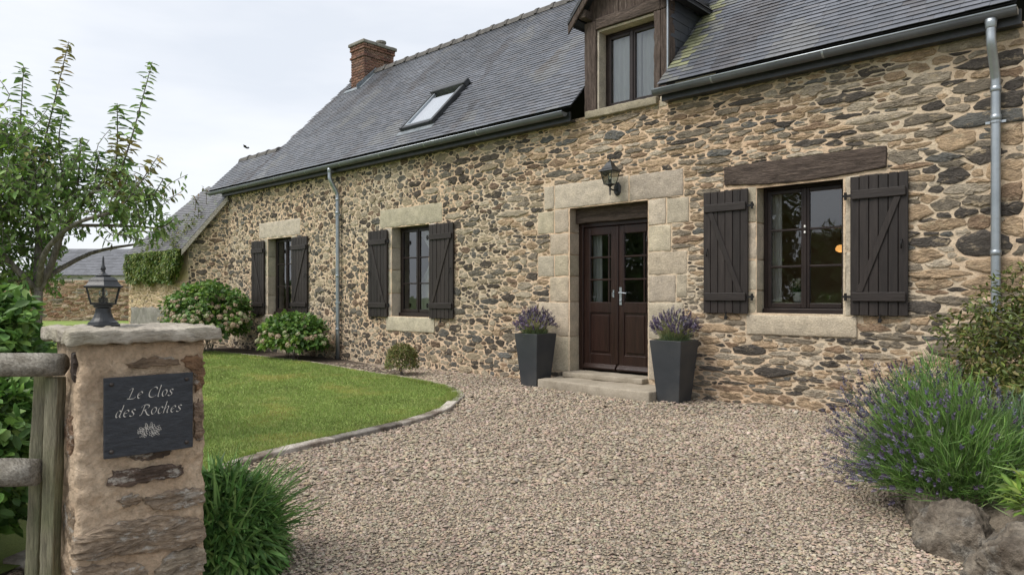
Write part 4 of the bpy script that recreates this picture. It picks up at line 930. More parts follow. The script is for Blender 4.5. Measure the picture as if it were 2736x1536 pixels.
# ================================================================== NEXT HOUSE ON THE RIGHT
nb_h = thing('neighbouring_house', 'taller stone gable wall adjoining the farmhouse beyond the right downpipe', 'house', (0.6, 0, 0))
V, F = wall_mesh(HX1 + .004, 3.4, -.05, 6.6, [])
nw = mesh_obj('wall', np.array(V) + np.array([0, .03, 0]), F, 'mortar', nb_h)
rn = np.random.default_rng(77)
cells = rubble(rn, HX1 + .01, 3.2, 0, 6.5, lambda u, v: (.22, .125), [], density=1.5)
lay_stones(cells, lambda V: np.column_stack([V[:, 0], .03 - V[:, 2], V[:, 1]]), lambda c, ar: pick(rn, RIGHT), rn, nw, proud=(.006, .022), keep=40)

# ================================================================== WING ON THE LEFT
WX0, WX1, WY, WEZ = -23.5, -19.2, -.61, 2.72
wing = thing('low_outbuilding', 'low slate roofed outbuilding with creeper hanging under its eaves', 'outbuilding', (-21.3, -.6, 0))
sd0 = np.array([WX1, WY]); sdd = np.array([HX0 - .004 - WX1, -.004 - WY]); sdl = np.linalg.norm(sdd); sdd = sdd / sdl; sdn = np.array([sdd[1], -sdd[0]])
def smap(U, D_, Z_): return np.column_stack([sd0[0] + sdd[0] * U + sdn[0] * D_, sd0[1] + sdd[1] * U + sdn[1] * D_, Z_])
b = MB(); q = np.array([(0, -.05), (sdl, -.05), (sdl, 3.98), (0, WEZ - .08)])
b.add(smap(q[:, 0], np.zeros(4), q[:, 1]), [(0, 1, 2, 3)])
b.add([(WX0, WY, -.05), (WX1, WY, -.05), (WX1, WY, WEZ - .05), (WX0, WY, WEZ - .05)], [(0, 1, 2, 3)])
b.add([(WX0, WY, -.05), (WX0, WY, WEZ - .05), (WX0, 1.3, WEZ + 1.8), (WX0, 3.2, WEZ), (WX0, 3.2, -.05)], [(0, 1, 2, 3, 4)])
ww = b.build('wall', 'mortar', wing)
rw = np.random.default_rng(40)
cells = rubble(rw, 0, sdl, 0, 4.0, lambda u, v: (.066, .05), [], inside=lambda u, v: v < WEZ - .12 + u / sdl * 1.25, gap=.008, density=1.4)
lay_stones(cells, lambda V: smap(V[:, 0], V[:, 2], V[:, 1]), lambda c, ar: pick(rw, LEFT), rw, ww, proud=(.005, .018), keep=120)
TAN = [(30, (.44, .345, .215)), (25, (.50, .40, .26)), (15, (.36, .27, .165)), (10, (.30, .25, .18))]
cells = rubble(rw, WX0, WX1, 0, 1.72, lambda u, v: (.13, .062), [(-23.2, -19.6, 0, .98)], density=1.3)
lay_stones(cells, lambda V: np.column_stack([V[:, 0], WY - .06 - V[:, 2], V[:, 1]]), lambda c, ar: pick(rw, TAN), rw, ww, proud=(.008, .025), keep=120)
b = MB(); b.box(WX0, WX1 - .01, WY - .06, WY - .004, -.05, 1.73); b.build('thick_base', 'mortar', ww)
V, F = rough_block(-23.2, -19.6, WY - .12, WY - .062, -.05, 1.02, r=.03, seg=.12, amp=.03, nsc=2.2); mesh_obj('rendered_plinth', V, F, 'grey_render', ww, smooth=True)
# a slightly twisted roof between the eaves and the line where it meets the house
E0, E1, T0_, T1_ = np.array([-23.6, -.78, 2.60]), np.array([-19.13, -.80, 2.60]), np.array([-23.6, 1.75, 4.95]), np.array([-18.02, -.02, 4.03])
def wmap(P, LU=5.0, LV=3.0):
    u = P[:, :1] / LU; v = P[:, 1:2] / LV; X = (E0 * (1 - u) + E1 * u) * (1 - v) + (T0_ * (1 - u) + T1_ * u) * v
    nn = unit(np.cross((E1 - E0) * (1 - v) + (T1_ - T0_) * v, (T0_ - E0) * (1 - u) + (T1_ - E1) * u)); return X + nn * P[:, 2:3]
g_ = np.array([(u, v, -.012) for v in np.linspace(0, 3.0, 7) for u in np.linspace(0, 5.0, 11)]); wr = mesh_obj('roof', wmap(g_), [(j * 11 + i, j * 11 + i + 1, (j + 1) * 11 + i + 1, (j + 1) * 11 + i) for j in range(6) for i in range(10)], 'underlay', wing)
its = [(wmap(W), c, ar) for W, c, ar in slating(rw, (0, 0, 0), (1, 0, 0), (0, 1, 0), (0, 0, 1), 5.0, 28, .107, .19, lambda u, v: np.array([.066, .063, .065]) * rw.uniform(.7, 1.25) + (np.array([.03, .045, .0]) if rw.uniform() < .10 else 0), ragged=.008)]
lay_slates(its, wr, keep=150)
A = E1 + np.array([.04, -.02, -.02]); Bq = T1_ + np.array([.03, -.06, -.06])
V = [A, Bq, Bq - np.array([0, 0, .15]), A - np.array([0, 0, .15])]; V = V + [v + np.array([.014, -.026, 0]) for v in V]
mesh_obj('barge_board', V, [(0, 1, 2, 3), (7, 6, 5, 4), (0, 4, 5, 1), (1, 5, 6, 2), (2, 6, 7, 3), (3, 7, 4, 0)], 'fence_wood', wr, recalc=True)
b = MB(); b.box(WX0 - .05, WX1 + .02, WY - .15, WY - .11, WEZ - .28, WEZ - .14); b.build('eave_board', 'old_beam', wr)
wo = E0; evw = unit(T0_ * .4 + T1_ * .6 - E0 * .4 - E1 * .6); enw = unit(np.cross(np.array([1, 0, 0]), evw))

def creeper():
    rng = np.random.default_rng(12); n = 7500
    t = thing('wall_creeper', 'green creeper hanging over the outbuilding wall below the low eaves', 'climbing plant', (-21.3, WY - .15, 1.7))
    u = rng.uniform(WX0 + .3, WX1 + .02, n)
    low = np.array([1.75 + .25 * noise.noise(Vector((x * 1.7, 0, 0))) + (.2 if x > -19.7 else 0) for x in u]); v = low + (2.62 - low) * rng.uniform(0, 1, n) ** .8
    bulge = np.array([.22 + .18 * noise.noise(Vector((x * 1.3, z * 1.6, 2))) for x, z in zip(u, v)])
    P = np.column_stack([u, WY - .07 - bulge * rng.uniform(.2, 1, n), v])
    D = np.column_stack([rng.normal(0, .5, n), rng.normal(-.5, .3, n), rng.normal(-.7, .4, n)]); N_ = np.column_stack([rng.normal(0, .5, n), -np.ones(n), rng.normal(.5, .5, n)])
    leaf_obj('foliage', [(leaves_arrays(P, D, N_, rng.uniform(.05, .11, n), rng.uniform(.035, .075, n)), tints(rng, n, [(.07, .11, .022), (.10, .135, .03), (.045, .08, .018), (.13, .15, .04)], .3))], 'leaf', t)
    n = 900; u = rng.uniform(1.6, 4.7, n); s = rng.uniform(.1, 1.6, n) ** 1.2; keep = np.array([noise.noise(Vector((x * 1.4, q * 2.2, 7))) > -.02 for x, q in zip(u, s)]); u, s = u[keep], s[keep]; n = len(u)
    P = wmap(np.column_stack([u, s, rng.uniform(.04, .11, n)]))
    leaf_obj('runners', [(leaves_arrays(P, rng.normal(0, 1, (n, 3)), enw + rng.normal(0, .4, (n, 3)), rng.uniform(.05, .10, n), rng.uniform(.03, .06, n)), tints(rng, n, [(.09, .11, .03), (.12, .12, .05), (.06, .08, .025)], .3))], 'leaf', t, kind='stuff')
    b = MB()
    for (x, s, h) in ((3.2, 2.3, .42), (2.2, 2.1, .30), (3.7, 1.7, .2)):
        p = wmap(np.array([[x, s, .0]]))[0]; b.tube([p, p + np.array([.02, 0, h * .6]), p + np.array([.05, -.02, h])], [.012, .009, .006], 5)
    b.build('stems', 'bark', t)
    Pn = []; Dn = []
    for (x, s, h) in ((3.2, 2.3, .42), (2.2, 2.1, .30), (3.7, 1.7, .2)):
        p = wmap(np.array([[x, s, .0]]))[0] + np.array([0, 0, h])
        for k in range(16): Pn.append(p + rng.normal(0, .06, 3)); Dn.append(rng.normal(0, 1, 3) + np.array([0, 0, -.3]))
    n = len(Pn); leaf_obj('shoot_leaves', [(leaves_arrays(Pn, Dn, np.tile([0, -.3, 1], (n, 1)), rng.uniform(.08, .14, n), rng.uniform(.04, .07, n)), tints(rng, n, [(.10, .12, .05), (.13, .10, .06)], .3))], 'leaf', t)
creeper()

# ================================================================== GARDEN WALL AND FAR BARN
gw = thing('garden_wall', 'reddish dry stone garden wall far across the lawn', 'wall', (-44.5, 2.0, 0))
g0 = np.array([-47.6, -1.1]); GLN = 11.5
def gmap(U, D_, Z_): return np.column_stack([g0[0] + RT[0] * U - FW[0] * D_, g0[1] + RT[1] * U - FW[1] * D_, Z_])
q = np.array([(u, d, z) for u in (0, GLN) for d in (0, -.5) for z in (-.05, 2.2)])
gwm = mesh_obj('wall', gmap(q[:, 0], q[:, 1], q[:, 2]), [(0, 1, 3, 2), (4, 6, 7, 5), (0, 4, 5, 1), (2, 3, 7, 6), (0, 2, 6, 4), (1, 5, 7, 3)], 'mortar', gw, recalc=True)
GT = [(30, (.27, .155, .105)), (25, (.33, .225, .16)), (15, (.20, .125, .09)), (20, (.36, .285, .215)), (10, (.25, .22, .19))]
cells = rubble(rw, 0, GLN, 0, 2.18, lambda u, v: (.19, .062), [], density=1.3)
lay_stones(cells, lambda V: gmap(V[:, 0], V[:, 2], V[:, 1]), lambda c, ar: np.array(pick(rw, GT)), rw, gwm, proud=(.02, .06), keep=100)
barn = thing('far_barn', 'distant barn with a long grey slate roof behind the garden wall', 'barn', (-50, 7, 0))
b0 = np.array([-54.9, 3.1, 0]); BL = 14.0; r3 = np.array([RT[0], RT[1], 0]); f3 = np.array([FW[0], FW[1], 0])
q = [b0 + r3 * u + f3 * d + np.array([0, 0, z]) for u in (.25, BL - .25) for d in (.35, 5) for z in (-.05, 2.78)]
mesh_obj('wall', q, [(0, 1, 3, 2), (4, 6, 7, 5), (0, 4, 5, 1), (2, 3, 7, 6), (0, 2, 6, 4), (1, 5, 7, 3)], 'white_wash', barn, recalc=True)
bsl = f3 * math.cos(.60) + np.array([0, 0, math.sin(.60)]); bn = -f3 * math.sin(.60) + np.array([0, 0, math.cos(.60)]); bo = b0 + np.array([0, 0, 2.70])
P = [bo, bo + r3 * BL, bo + r3 * BL + bsl * 3.2, bo + bsl * 3.2, bo + r3 * BL + f3 * 5.4, bo + f3 * 5.4]
b = MB(); b.add(P, [(0, 1, 2, 3), (3, 2, 4, 5), (0, 3, 5), (1, 4, 2)]); br = b.build('roof', 'underlay', barn)
its = slating(rw, bo + bn * .01, r3, bsl, bn, BL, 16, .20, .34, lambda u, v: np.array([.098, .102, .112]) * rw.uniform(.75, 1.2), lift=.03, th=.012, ragged=.02)
lay_slates(its, br, keep=60)

# ================================================================== STEPS, EDGING
def prism(poly, z0, z1): 
    n = len(poly); return [(x, y, z0) for x, y in poly] + [(x, y, z1) for x, y in poly], [tuple(range(n))[::-1], tuple(range(n, 2 * n))] + [(i, (i + 1) % n, n + (i + 1) % n, n + i) for i in range(n)]
steps = thing('door_step', 'broad worn granite step in front of the double door', 'step', (-5.85, -.3, 0))
V, F = rough_block(-6.84, -4.83, -.62, -.0, -.04, .135, r=.022, seg=.07, amp=.008, nsc=4)
V[:, 1] += np.where(V[:, 1] < -.2, -.04 - (V[:, 0] + 5.85) * .075, 0) ; mesh_obj('tread', V, F, 'step_stone', steps, smooth=True)
V, F = rough_block(-6.70, -5.30, -.16, .32, .136, .212, r=.015, seg=.08, amp=.004, nsc=5); mesh_obj('threshold', V, F, 'step_stone', steps, smooth=True)

edging = thing('lawn_edging', 'weathered timber edging between the lawn and the gravel', 'edging', (-5.8, -4.2, 0))
E2 = [np.array(p) for p in EDGE]; i0 = min(range(len(E2)), key=lambda i: abs(E2[i][0] + 7.75) + abs(E2[i][1] + 1.5))
seg = E2[i0:i0 + 62]; acc = [0]
for a, c_ in zip(seg[:-1], seg[1:]): acc.append(acc[-1] + np.linalg.norm(c_ - a))
def along(s):
    s = min(max(s, 0), acc[-1] - 1e-6); k = max(i for i in range(len(acc)) if acc[i] <= s); k = min(k, len(seg) - 2); t = (s - acc[k]) / (acc[k + 1] - acc[k]); d = seg[k + 1] - seg[k]; d = d / np.linalg.norm(d); return seg[k] + (seg[k + 1] - seg[k]) * t, np.array([d[1], -d[0]])
s = 0.0; k = 0
while s < acc[-1] - .2:
    ln = .55 if s < 1.6 else PR.uniform(.7, 1.0); top_z = .044 if s > 1.4 else .028; wd = .115
    ss = np.linspace(s + .004, min(s + ln, acc[-1]) - .004, 6); I = []; O_ = []
    for q in ss: p, nrm = along(q); sgn = 1; O_.append(p - nrm * .015); I.append(p + nrm * wd)
    poly = [tuple(p) for p in O_] + [tuple(p) for p in I[::-1]]
    V, F = prism(poly, -.03, top_z + PR.uniform(-.005, .006)); mesh_obj('edging_board', V, F, 'edging_wood', edging, recalc=True, bevel=.008)
    s += ln; k += 1
mow = thing('mowing_strip', 'thin pale stone strip between lawn and flower bed', 'edging', (-12, -.95, 0))
for a, c_ in zip(EDGE[:i0:2], EDGE[2:i0 + 2:2]):
    d = (c_ - a) / np.linalg.norm(c_ - a); nrm = np.array([-d[1], d[0]])
    V, F = prism([tuple(a + d * .01), tuple(c_ - d * .01), tuple(c_ - d * .01 + nrm * .05), tuple(a + d * .01 + nrm * .05)], -.02, .032 + PR.uniform(-.005, .005)); mesh_obj('strip_stone', V, F, 'step_stone', mow, recalc=True, bevel=.006)

# ================================================================== GATE PILLAR
PA = rad(85.2); pf = np.array([-3.0476, -7.5713]); pu = np.array([math.cos(PA), math.sin(PA)]); pn = np.array([-math.sin(PA), math.cos(PA)])
PW, PD = .4626, .50
pil = thing('gate_pillar', 'squat gate pillar of rough mortared stone carrying the slate plaque', 'pillar', (pf[0], pf[1], 0), PA)
def skin(W_, D_, H_, seg=.02, amp=.012, sc=5.5):
    V, F = rough_block(0, W_, 0, D_, -.05, H_, r=.025, seg=seg, amp=amp, nsc=sc, seed=3.3)
    return V, F
V, F = skin(PW, PD, 1.165, seg=.013, amp=.0065, sc=19)
V[:, 0] += (V[:, 2] < 1.5) * (-.018 * (1.165 - V[:, 2]) * (V[:, 0] < PW / 2))
mesh_obj('body', V, F, 'pillar_mortar', pil, smooth=True, local=True)
rp = np.random.default_rng(14)
def pstone(poly, col, proud, face='front', slope=.16):
    p = np.array(spline(poly + [poly[0]], 6)[:-1])
    p = p + rp.normal(0, .0045, p.shape); c = p.mean(0); n = len(p); rings = [(1.03, -.03), (1.0, proud * .3), (.95, proud * .8), (.86, proud), (.74, proud * 1.05), (.6, proud * 1.1), (.45, proud * 1.1), (.28, proud * 1.1), (.12, proud * 1.1)]
    V = []
    for s_, d in rings:
        for q in p:
            w = c + (q - c) * s_; nz = (.35 - abs(fbm((w[0] * .5, w[1] * 2.6, 5), 13)) * 1.6 + fbm((w[0], w[1] * 1.6, 9), 60) * .5) if d > 0 else 0
            V.append((w[0], w[1], d + nz * proud * .55))
    V.append((c[0], c[1], proud * 1.15)); k = len(rings)
    F = [(a * n + j, a * n + (j + 1) % n, (a + 1) * n + (j + 1) % n, (a + 1) * n + j) for a in range(k - 1) for j in range(n)] + [((k - 1) * n + j, (k - 1) * n + (j + 1) % n, k * n) for j in range(n)]
    V = np.array(V)
    W = np.column_stack([V[:, 0], -V[:, 2], V[:, 1]]) if face == 'front' else (np.column_stack([PW + V[:, 2], V[:, 0], V[:, 1]]) if face == 'right' else np.column_stack([-V[:, 2] - .004, V[:, 0], V[:, 1]]))
    if face == 'left': F = [f[::-1] for f in F]
    mesh_obj('stone', W, F, 'pillar_stone', pil, tint=np.array(col), smooth=False, local=True)
for poly, col, pr_ in (
    ([(.10, .618), (.11, .655), (.2, .662), (.31, .655), (.368, .64), (.372, .61), (.33, .60), (.22, .603), (.14, .598)], (.15, .11, .088), .016),
    ([(.215, .535), (.30, .545), (.40, .545), (.455, .53), (.458, .48), (.38, .470), (.29, .478), (.24, .505)], (.36, .29, .22), .017),
    ([(.135, .545), (.18, .56), (.215, .545), (.20, .515), (.15, .512)], (.30, .235, .17), .014),
    ([(-.012, .43), (.06, .45), (.18, .455), (.30, .448), (.40, .425), (.458, .385), (.458, .315), (.36, .30), (.22, .315), (.10, .33), (-.014, .345)], (.38, .305, .23), .024),
    ([(.30, .285), (.40, .30), (.457, .27), (.455, .19), (.36, .17), (.27, .20)], (.42, .36, .28), .020),
    ([(-.014, .315), (.08, .305), (.18, .29), (.24, .24), (.22, .17), (.08, .165), (-.014, .19)], (.40, .32, .24), .022),
    ([(.03, .14), (.2, .15), (.4, .15), (.45, .08), (.3, .03), (.05, .05)], (.36, .29, .21), .022),
    ([(.16, 1.085), (.24, 1.10), (.34, 1.095), (.36, 1.07), (.27, 1.062), (.18, 1.065)], (.30, .225, .16), .010),
    ([(.37, 1.09), (.43, 1.10), (.458, 1.07), (.458, .98), (.43, .95), (.415, 1.02)], (.28, .175, .105), .013),
    ([(.415, .90), (.45, .91), (.458, .84), (.455, .76), (.43, .74), (.418, .82)], (.31, .23, .17), .013),
    ([(.17, .715), (.27, .718), (.33, .712), (.29, .688), (.2, .685)], (.13, .10, .08), .010)):
    pstone(poly, col, pr_)
for poly, col, pr_ in (([(.04, 1.12), (.08, 1.13), (.10, 1.06), (.06, 1.02)], (.10, .08, .07), .008), ([(.06, .86), (.12, .9), (.2, .84), (.14, .72), (.07, .74)], (.27, .18, .12), .012), ([(.03, .52), (.16, .56), (.24, .46), (.16, .36), (.05, .38)], (.36, .28, .2), .012), ([(.28, 1.0), (.42, 1.02), (.44, .9), (.3, .86)], (.35, .27, .19), .012), ([(.25, .32), (.4, .34), (.44, .22), (.27, .18)], (.33, .25, .18), .012)):
    pstone(poly, col, pr_, 'left')
for poly, col, pr_ in (([(.06, 1.0), (.2, 1.04), (.34, 1.0), (.3, .9), (.1, .88)], (.30, .23, .17), .014), ([(.1, .74), (.3, .78), (.44, .72), (.4, .6), (.14, .6)], (.25, .2, .15), .014), ([(.05, .44), (.25, .47), (.45, .42), (.42, .28), (.08, .28)], (.29, .24, .18), .014)):
    pstone(poly, col, pr_, 'right')
V, F = rough_block(-.045, PW + .055, -.055, PD + .05, 1.166, 1.219, r=.009, seg=.013, amp=.0055, nsc=20, seed=8)
V[:, 2] += np.where(V[:, 2] > 1.2, .006 * np.array([noise.noise(Vector((p[0] * 6, p[1] * 6, 0))) for p in V]), 0)
mesh_obj('capstone', V, F, 'cap_stone', pil, smooth=True, local=True)

# --- slate name plaque with its lettering
plq = thing('name_plaque', 'dark slate name plaque with white italic lettering screwed to the pillar', 'plaque', (pf[0] + pn[0] * -.034, pf[1] + pn[1] * -.034, 0), PA)
px0, px1, pz0, pz1 = .074, .402, .722, 1.034
V, F = rough_block(px0, px1, -.010, .004, pz0, pz1, r=.003, seg=.03, amp=.0008, nsc=30); mesh_obj('slab', V, F, 'plaque_slate', plq, smooth=False, local=True)
for sx in (px0 + .026, px1 - .026):
    for sz in (pz0 + .026, pz1 - .026):
        b = MB(); b.lathe([(.0085, 0), (.0085, .002), (.006, .0055), (.002, .0068)], (0, 0, 0), 12)
        V = np.concatenate(b.v); V = np.column_stack([V[:, 0] + sx, -V[:, 2] - .0105, V[:, 1] + sz]); mesh_obj('screw', V, [f[::-1] for f in b.f], 'screw_metal', plq, smooth=True, local=True)
GL = {'L': (1.0, [[(-.02, 1.28), (.14, 1.48), (.36, 1.50), (.34, 1.2), (.24, .6), (.14, .12), (.0, .0)], [(-.08, .06), (.15, .02), (.5, .0), (.78, .06), (.86, .26)]]),
      'e': (.66, [[(.06, .48), (.34, .54), (.54, .74), (.44, .96), (.22, .90), (.05, .56), (.08, .18), (.28, .0), (.56, .20)]]),
      'C': (1.12, [[(1.0, 1.18), (.9, 1.42), (.66, 1.50), (.34, 1.28), (.12, .80), (.18, .22), (.5, .0), (.84, .10), (1.0, .30)]]),
      'l': (.42, [[(.02, 1.58), (.14, 1.70), (.18, 1.6), (.11, .9), (.07, .2), (.16, .0), (.36, .16)]]),
      'o': (.72, [[(.36, .98), (.12, .82), (.04, .40), (.20, .02), (.46, .14), (.60, .58), (.50, .92), (.30, .98)]]),
      's': (.62, [[(.54, .86), (.36, 1.0), (.16, .86), (.24, .60), (.44, .40), (.42, .12), (.18, .0), (.0, .14)]]),
      'd': (.80, [[(.52, .84), (.32, 1.0), (.10, .72), (.05, .28), (.18, .02), (.40, .20), (.53, .56)], [(.52, 1.62), (.66, 1.72), (.66, 1.5), (.56, .7), (.50, .16), (.60, .0), (.78, .16)]]),
      'R': (1.15, [[(-.06, 1.16), (.10, 1.42), (.45, 1.52), (.80, 1.40), (.84, 1.10), (.60, .82), (.30, .74)], [(.32, 1.46), (.26, 1.0), (.18, .4), (.08, .0), (-.06, .02)], [(.42, .76), (.62, .40), (.82, .05), (1.12, -.14)]]),
      'c': (.60, [[(.54, .80), (.38, 1.0), (.14, .82), (.05, .42), (.18, .02), (.40, .04), (.56, .22)]]),
      'h': (.80, [[(.04, 1.58), (.16, 1.70), (.19, 1.6), (.11, .8), (.05, .0)], [(.08, .46), (.26, .86), (.46, 1.0), (.54, .82), (.47, .30), (.54, .0), (.76, .16)]])}
def stroke(b, pts, nib, y=-.0122):
    P = [np.array(p) for p in spline(pts, 6)]; n = len(P); V = []
    for p in P: V += [(p[0] - nib[0], y, p[1] - nib[1]), (p[0] + nib[0], y, p[1] + nib[1])]
    b.add(V, [(2 * i, 2 * i + 2, 2 * i + 3, 2 * i + 1) for i in range(n - 1)])
def write(text, cx, base, xh, track=.09, slant=.20, wid=None):
    b = MB(); tot = sum((GL[c][0] + track) if c != ' ' else .55 for c in text); sx = xh if wid is None else wid / tot
    x = cx - tot * sx / 2; nib = (math.cos(.6) * .075 * xh, math.sin(.6) * .075 * xh)
    for c in text:
        if c == ' ': x += .55 * sx; continue
        for st in GL[c][1]: stroke(b, [(x + (px_ + slant * pz_) * sx, base + pz_ * xh) for px_, pz_ in st], nib)
        x += (GL[c][0] + track) * sx
    return b
pcx = (px0 + px1) / 2
def hair(b):
    return b
for text, cx_, base_, xh_, wd_ in (('Le Clos', pcx + .002, pz1 - .088, .0265, .168), ('des Roches', pcx - .004, pz1 - .156, .0265, .245)):
    b = write(text, cx_, base_, xh_, wid=wd_); o = b.build('lettering', 'engraving', plq, local=True)
b = MB(); ec = (pcx - .003, pz1 - .222)
def petal(cx, cz, ang, ln, wd):
    c, s = math.cos(ang), math.sin(ang); q = [(0, 0), (.35 * ln, wd), (.8 * ln, wd * .8), (ln, 0), (.8 * ln, -wd * .8), (.35 * ln, -wd), (0, 0)]
    stroke(b, [(cx + p[0] * c - p[1] * s, cz + p[0] * s + p[1] * c) for p in q], (.0007, .0005))
for (ox, oz, n_, ln, wd, ph) in ((-.012, .010, 5, .013, .005, .3), (.010, .014, 5, .012, .005, .9), (-.018, -.012, 5, .012, .0045, 1.2), (.012, -.010, 6, .014, .005, .5), (.030, .004, 4, .012, .0045, .2), (-.034, .002, 4, .011, .004, .8)):
    for k in range(n_): petal(ec[0] + ox, ec[1] + oz, ph + 6.283 * k / n_, ln, wd)
for a_ in (0, 3.14, 2.6, .55, -.6, -2.5, 1.4, 1.9): petal(ec[0] + math.cos(a_) * .022, ec[1] + math.sin(a_) * .012, a_, .022, .0035)
b.build('emblem', 'engraving', plq, local=True)

# --- lantern on the pillar
def pw(s_, t_, z_): p = pf + pu * s_ + pn * t_; return (p[0], p[1], z_)
lp = pw(.15, .33, 1.221)
lan = thing('pedestal_lantern', 'small black pedestal lantern standing on the pillar cap', 'lantern', lp, PA); lan.scale = (1.08, 1.08, 1.02)
b = MB(); b.lathe([(.060, 0), (.060, .007), (.054, .010), (.053, .016), (.044, .022), (.036, .035), (.029, .055), (.0265, .075), (.031, .078), (.034, .082), (.034, .088), (.022, .09)], n=24); b.build('pedestal', 'lantern_black', lan, smooth=False, local=True)
b = MB(); b.lathe([(.030, .086), (.052, .091), (.054, .097), (.04, .099)], n=6, ang0=.35); b.build('tray', 'lantern_black', lan, local=True)
for k in range(6):
    a0, a1 = .35 + k * math.pi / 3, .35 + (k + 1) * math.pi / 3; r0, r1 = .050, .066; zb, zt = .098, .163
    A = (r0 * math.cos(a0), r0 * math.sin(a0), zb); Bq = (r1 * math.cos(a0), r1 * math.sin(a0), zt); C_ = (r1 * math.cos(a1), r1 * math.sin(a1), zt); D_ = (r0 * math.cos(a1), r0 * math.sin(a1), zb)
    mesh_obj('pane', np.array([A, D_, C_, Bq]) * np.array([.97, .97, 1]), [(0, 1, 2, 3)], 'glass_lamp', lan, local=True)
    b = MB(); b.tube([A, Bq], .0032, 5); b.build('glazing_bar', 'lantern_black', lan, local=True)
b = MB(); b.lathe([(.066, .160), (.0775, .163), (.0785, .168), (.070, .172), (.062, .182), (.057, .190), (.058, .193), (.050, .200), (.042, .206), (.028, .209)], n=6, ang0=.35); b.build('hood', 'lantern_black', lan, local=True)
b = MB(); b.lathe([(.022, .209), (.030, .212), (.020, .217), (.009, .224), (.006, .234), (.010, .240), (.0085, .248), (.005, .256), (.0035, .29), (.001, .296)], n=12); b.build('finial', 'lantern_black', lan, smooth=True, local=True)
b = MB(); b.lathe([(.017, .098), (.017, .118), (.015, .121)], n=14); b.build('lamp_holder', 'lantern_black', lan, smooth=False, local=True)
b = MB(); b.lathe([(.008, .121), (.014, .130), (.0165, .140), (.013, .150), (.004, .155)], n=14); b.build('bulb', 'glass_lamp', lan, smooth=True, local=True)

# --- lantern on the wall by the door
wl = thing('wall_lantern', 'black lantern on a bracket above the double door', 'lantern', (-5.80, 0, 2.77))
b = MB()
pl_ = [(-.055, .06), (-.055, .15), (-.02, .205), (.02, .205), (.055, .15), (.055, .06), (.02, .015), (-.02, .015)]
for (s_, y_) in ((1.0, -.014), (1.0, -.035), (.7, -.052)): pass
R_ = [[(x * s_, y_, .11 + (z_ - .11) * s_) for x, z_ in pl_] for s_, y_ in ((1, -.010), (1, -.034), (.72, -.054))]
V = [p for r_ in R_ for p in r_]; n = 8
b.add(V, [(k * n + j, k * n + (j + 1) % n, (k + 1) * n + (j + 1) % n, (k + 1) * n + j) for k in range(2) for j in range(n)] + [tuple(16 + j for j in range(8)), tuple(range(8))[::-1]]); b.build('wall_plate', 'lantern_black', wl, local=True, recalc=True)
b = MB(); b.tube([(0, -.05, .10), (0, -.09, .085), (0, -.15, .085), (0, -.205, .10)], [.022, .014, .011, .011], 10); b.lathe([(.004, 0), (.010, .012), (.012, .03), (.009, .04), (.013, .07), (.013, .115), (.03, .135), (.064, .150), (.066, .158), (.03, .16)], (0, -.205, 0), 8); b.build('bracket', 'lantern_black', wl, local=True)
cy = -.205; lr0, lr1, lz0, lz1 = .086, .136, .157, .335
for k in range(4):
    a0, a1 = math.pi / 4 + k * math.pi / 2, math.pi / 4 + (k + 1) * math.pi / 2
    A = (lr0 * math.cos(a0), cy + lr0 * math.sin(a0), lz0); Bq = (lr1 * math.cos(a0), cy + lr1 * math.sin(a0), lz1); C_ = (lr1 * math.cos(a1), cy + lr1 * math.sin(a1), lz1); D_ = (lr0 * math.cos(a1), cy + lr0 * math.sin(a1), lz0)
    mesh_obj('pane', [A, D_, C_, Bq], [(0, 1, 2, 3)], 'glass_lamp', wl, local=True)
    b = MB(); b.tube([A, Bq], .0065, 5); b.tube([A, D_], .006, 5); b.tube([Bq, C_], .006, 5); b.build('glazing_bar', 'lantern_black', wl, local=True)
b = MB(); b.lathe([(.15, .332), (.172, .338), (.165, .348), (.125, .375), (.085, .415), (.05, .462), (.03, .475), (.03, .482)], (0, cy, 0), 4, ang0=math.pi / 4); b.build('hood', 'lantern_black', wl, local=True)
b = MB(); b.lathe([(.024, .48), (.026, .488), (.010, .494), (.008, .503), (.016, .513), (.014, .524), (.005, .534), (.002, .548)], (0, cy, 0), 10); b.build('finial', 'lantern_black', wl, smooth=True, local=True)
b = MB(); b.lathe([(.017, .158), (.017, .215), (.012, .22)], (0, cy, 0), 10); b.build('lamp_holder', 'lantern_black', wl, local=True)
b = MB(); b.lathe([(.010, .22), (.024, .245), (.028, .265), (.02, .285), (.005, .295)], (0, cy, 0), 12); b.build('bulb', 'glass_lamp', wl, smooth=True, local=True)

# ================================================================== RAIL FENCE
fence = thing('rail_fence', 'weathered grey timber rail fence ending at the gate pillar', 'fence', (-3.55, -7.95, 0))
def log(p0, p1, r, mat, name, seed):
    p0, p1 = np.array(p0, float), np.array(p1, float); n = 26; k = 14; d = (p1 - p0) / np.linalg.norm(p1 - p0)
    up = np.array([0, 0, 1]) if abs(d[2]) < .8 else np.array([1, 0, 0]); a = np.cross(d, up); a /= np.linalg.norm(a); c_ = np.cross(a, d); V = []
    for i in range(n + 1):
        t = i / n; p = p0 + (p1 - p0) * t; e_ = 1.0 if 0 < i < n else .94
        for j in range(k):
            q = 6.283 * j / k; crack = -.10 if (j == 3 or j == 9) and noise.noise(Vector((t * 6, j, seed))) > -.1 else 0
            rr = r * e_ * (1 + .05 * noise.noise(Vector((t * 2.5, math.cos(q) * 1.2, math.sin(q) * 1.2 + seed))) + crack)
            V.append(p + (a * math.cos(q) + c_ * math.sin(q)) * rr)
    F = [(i * k + j, i * k + (j + 1) % k, (i + 1) * k + (j + 1) % k, (i + 1) * k + j) for i in range(n) for j in range(k)] + [tuple(range(k))[::-1], tuple(n * k + j for j in range(k))]
    # local frame along the log so the grain follows it
    return mesh_obj(name, np.array(V), F, mat, fence, smooth=True, recalc=True)
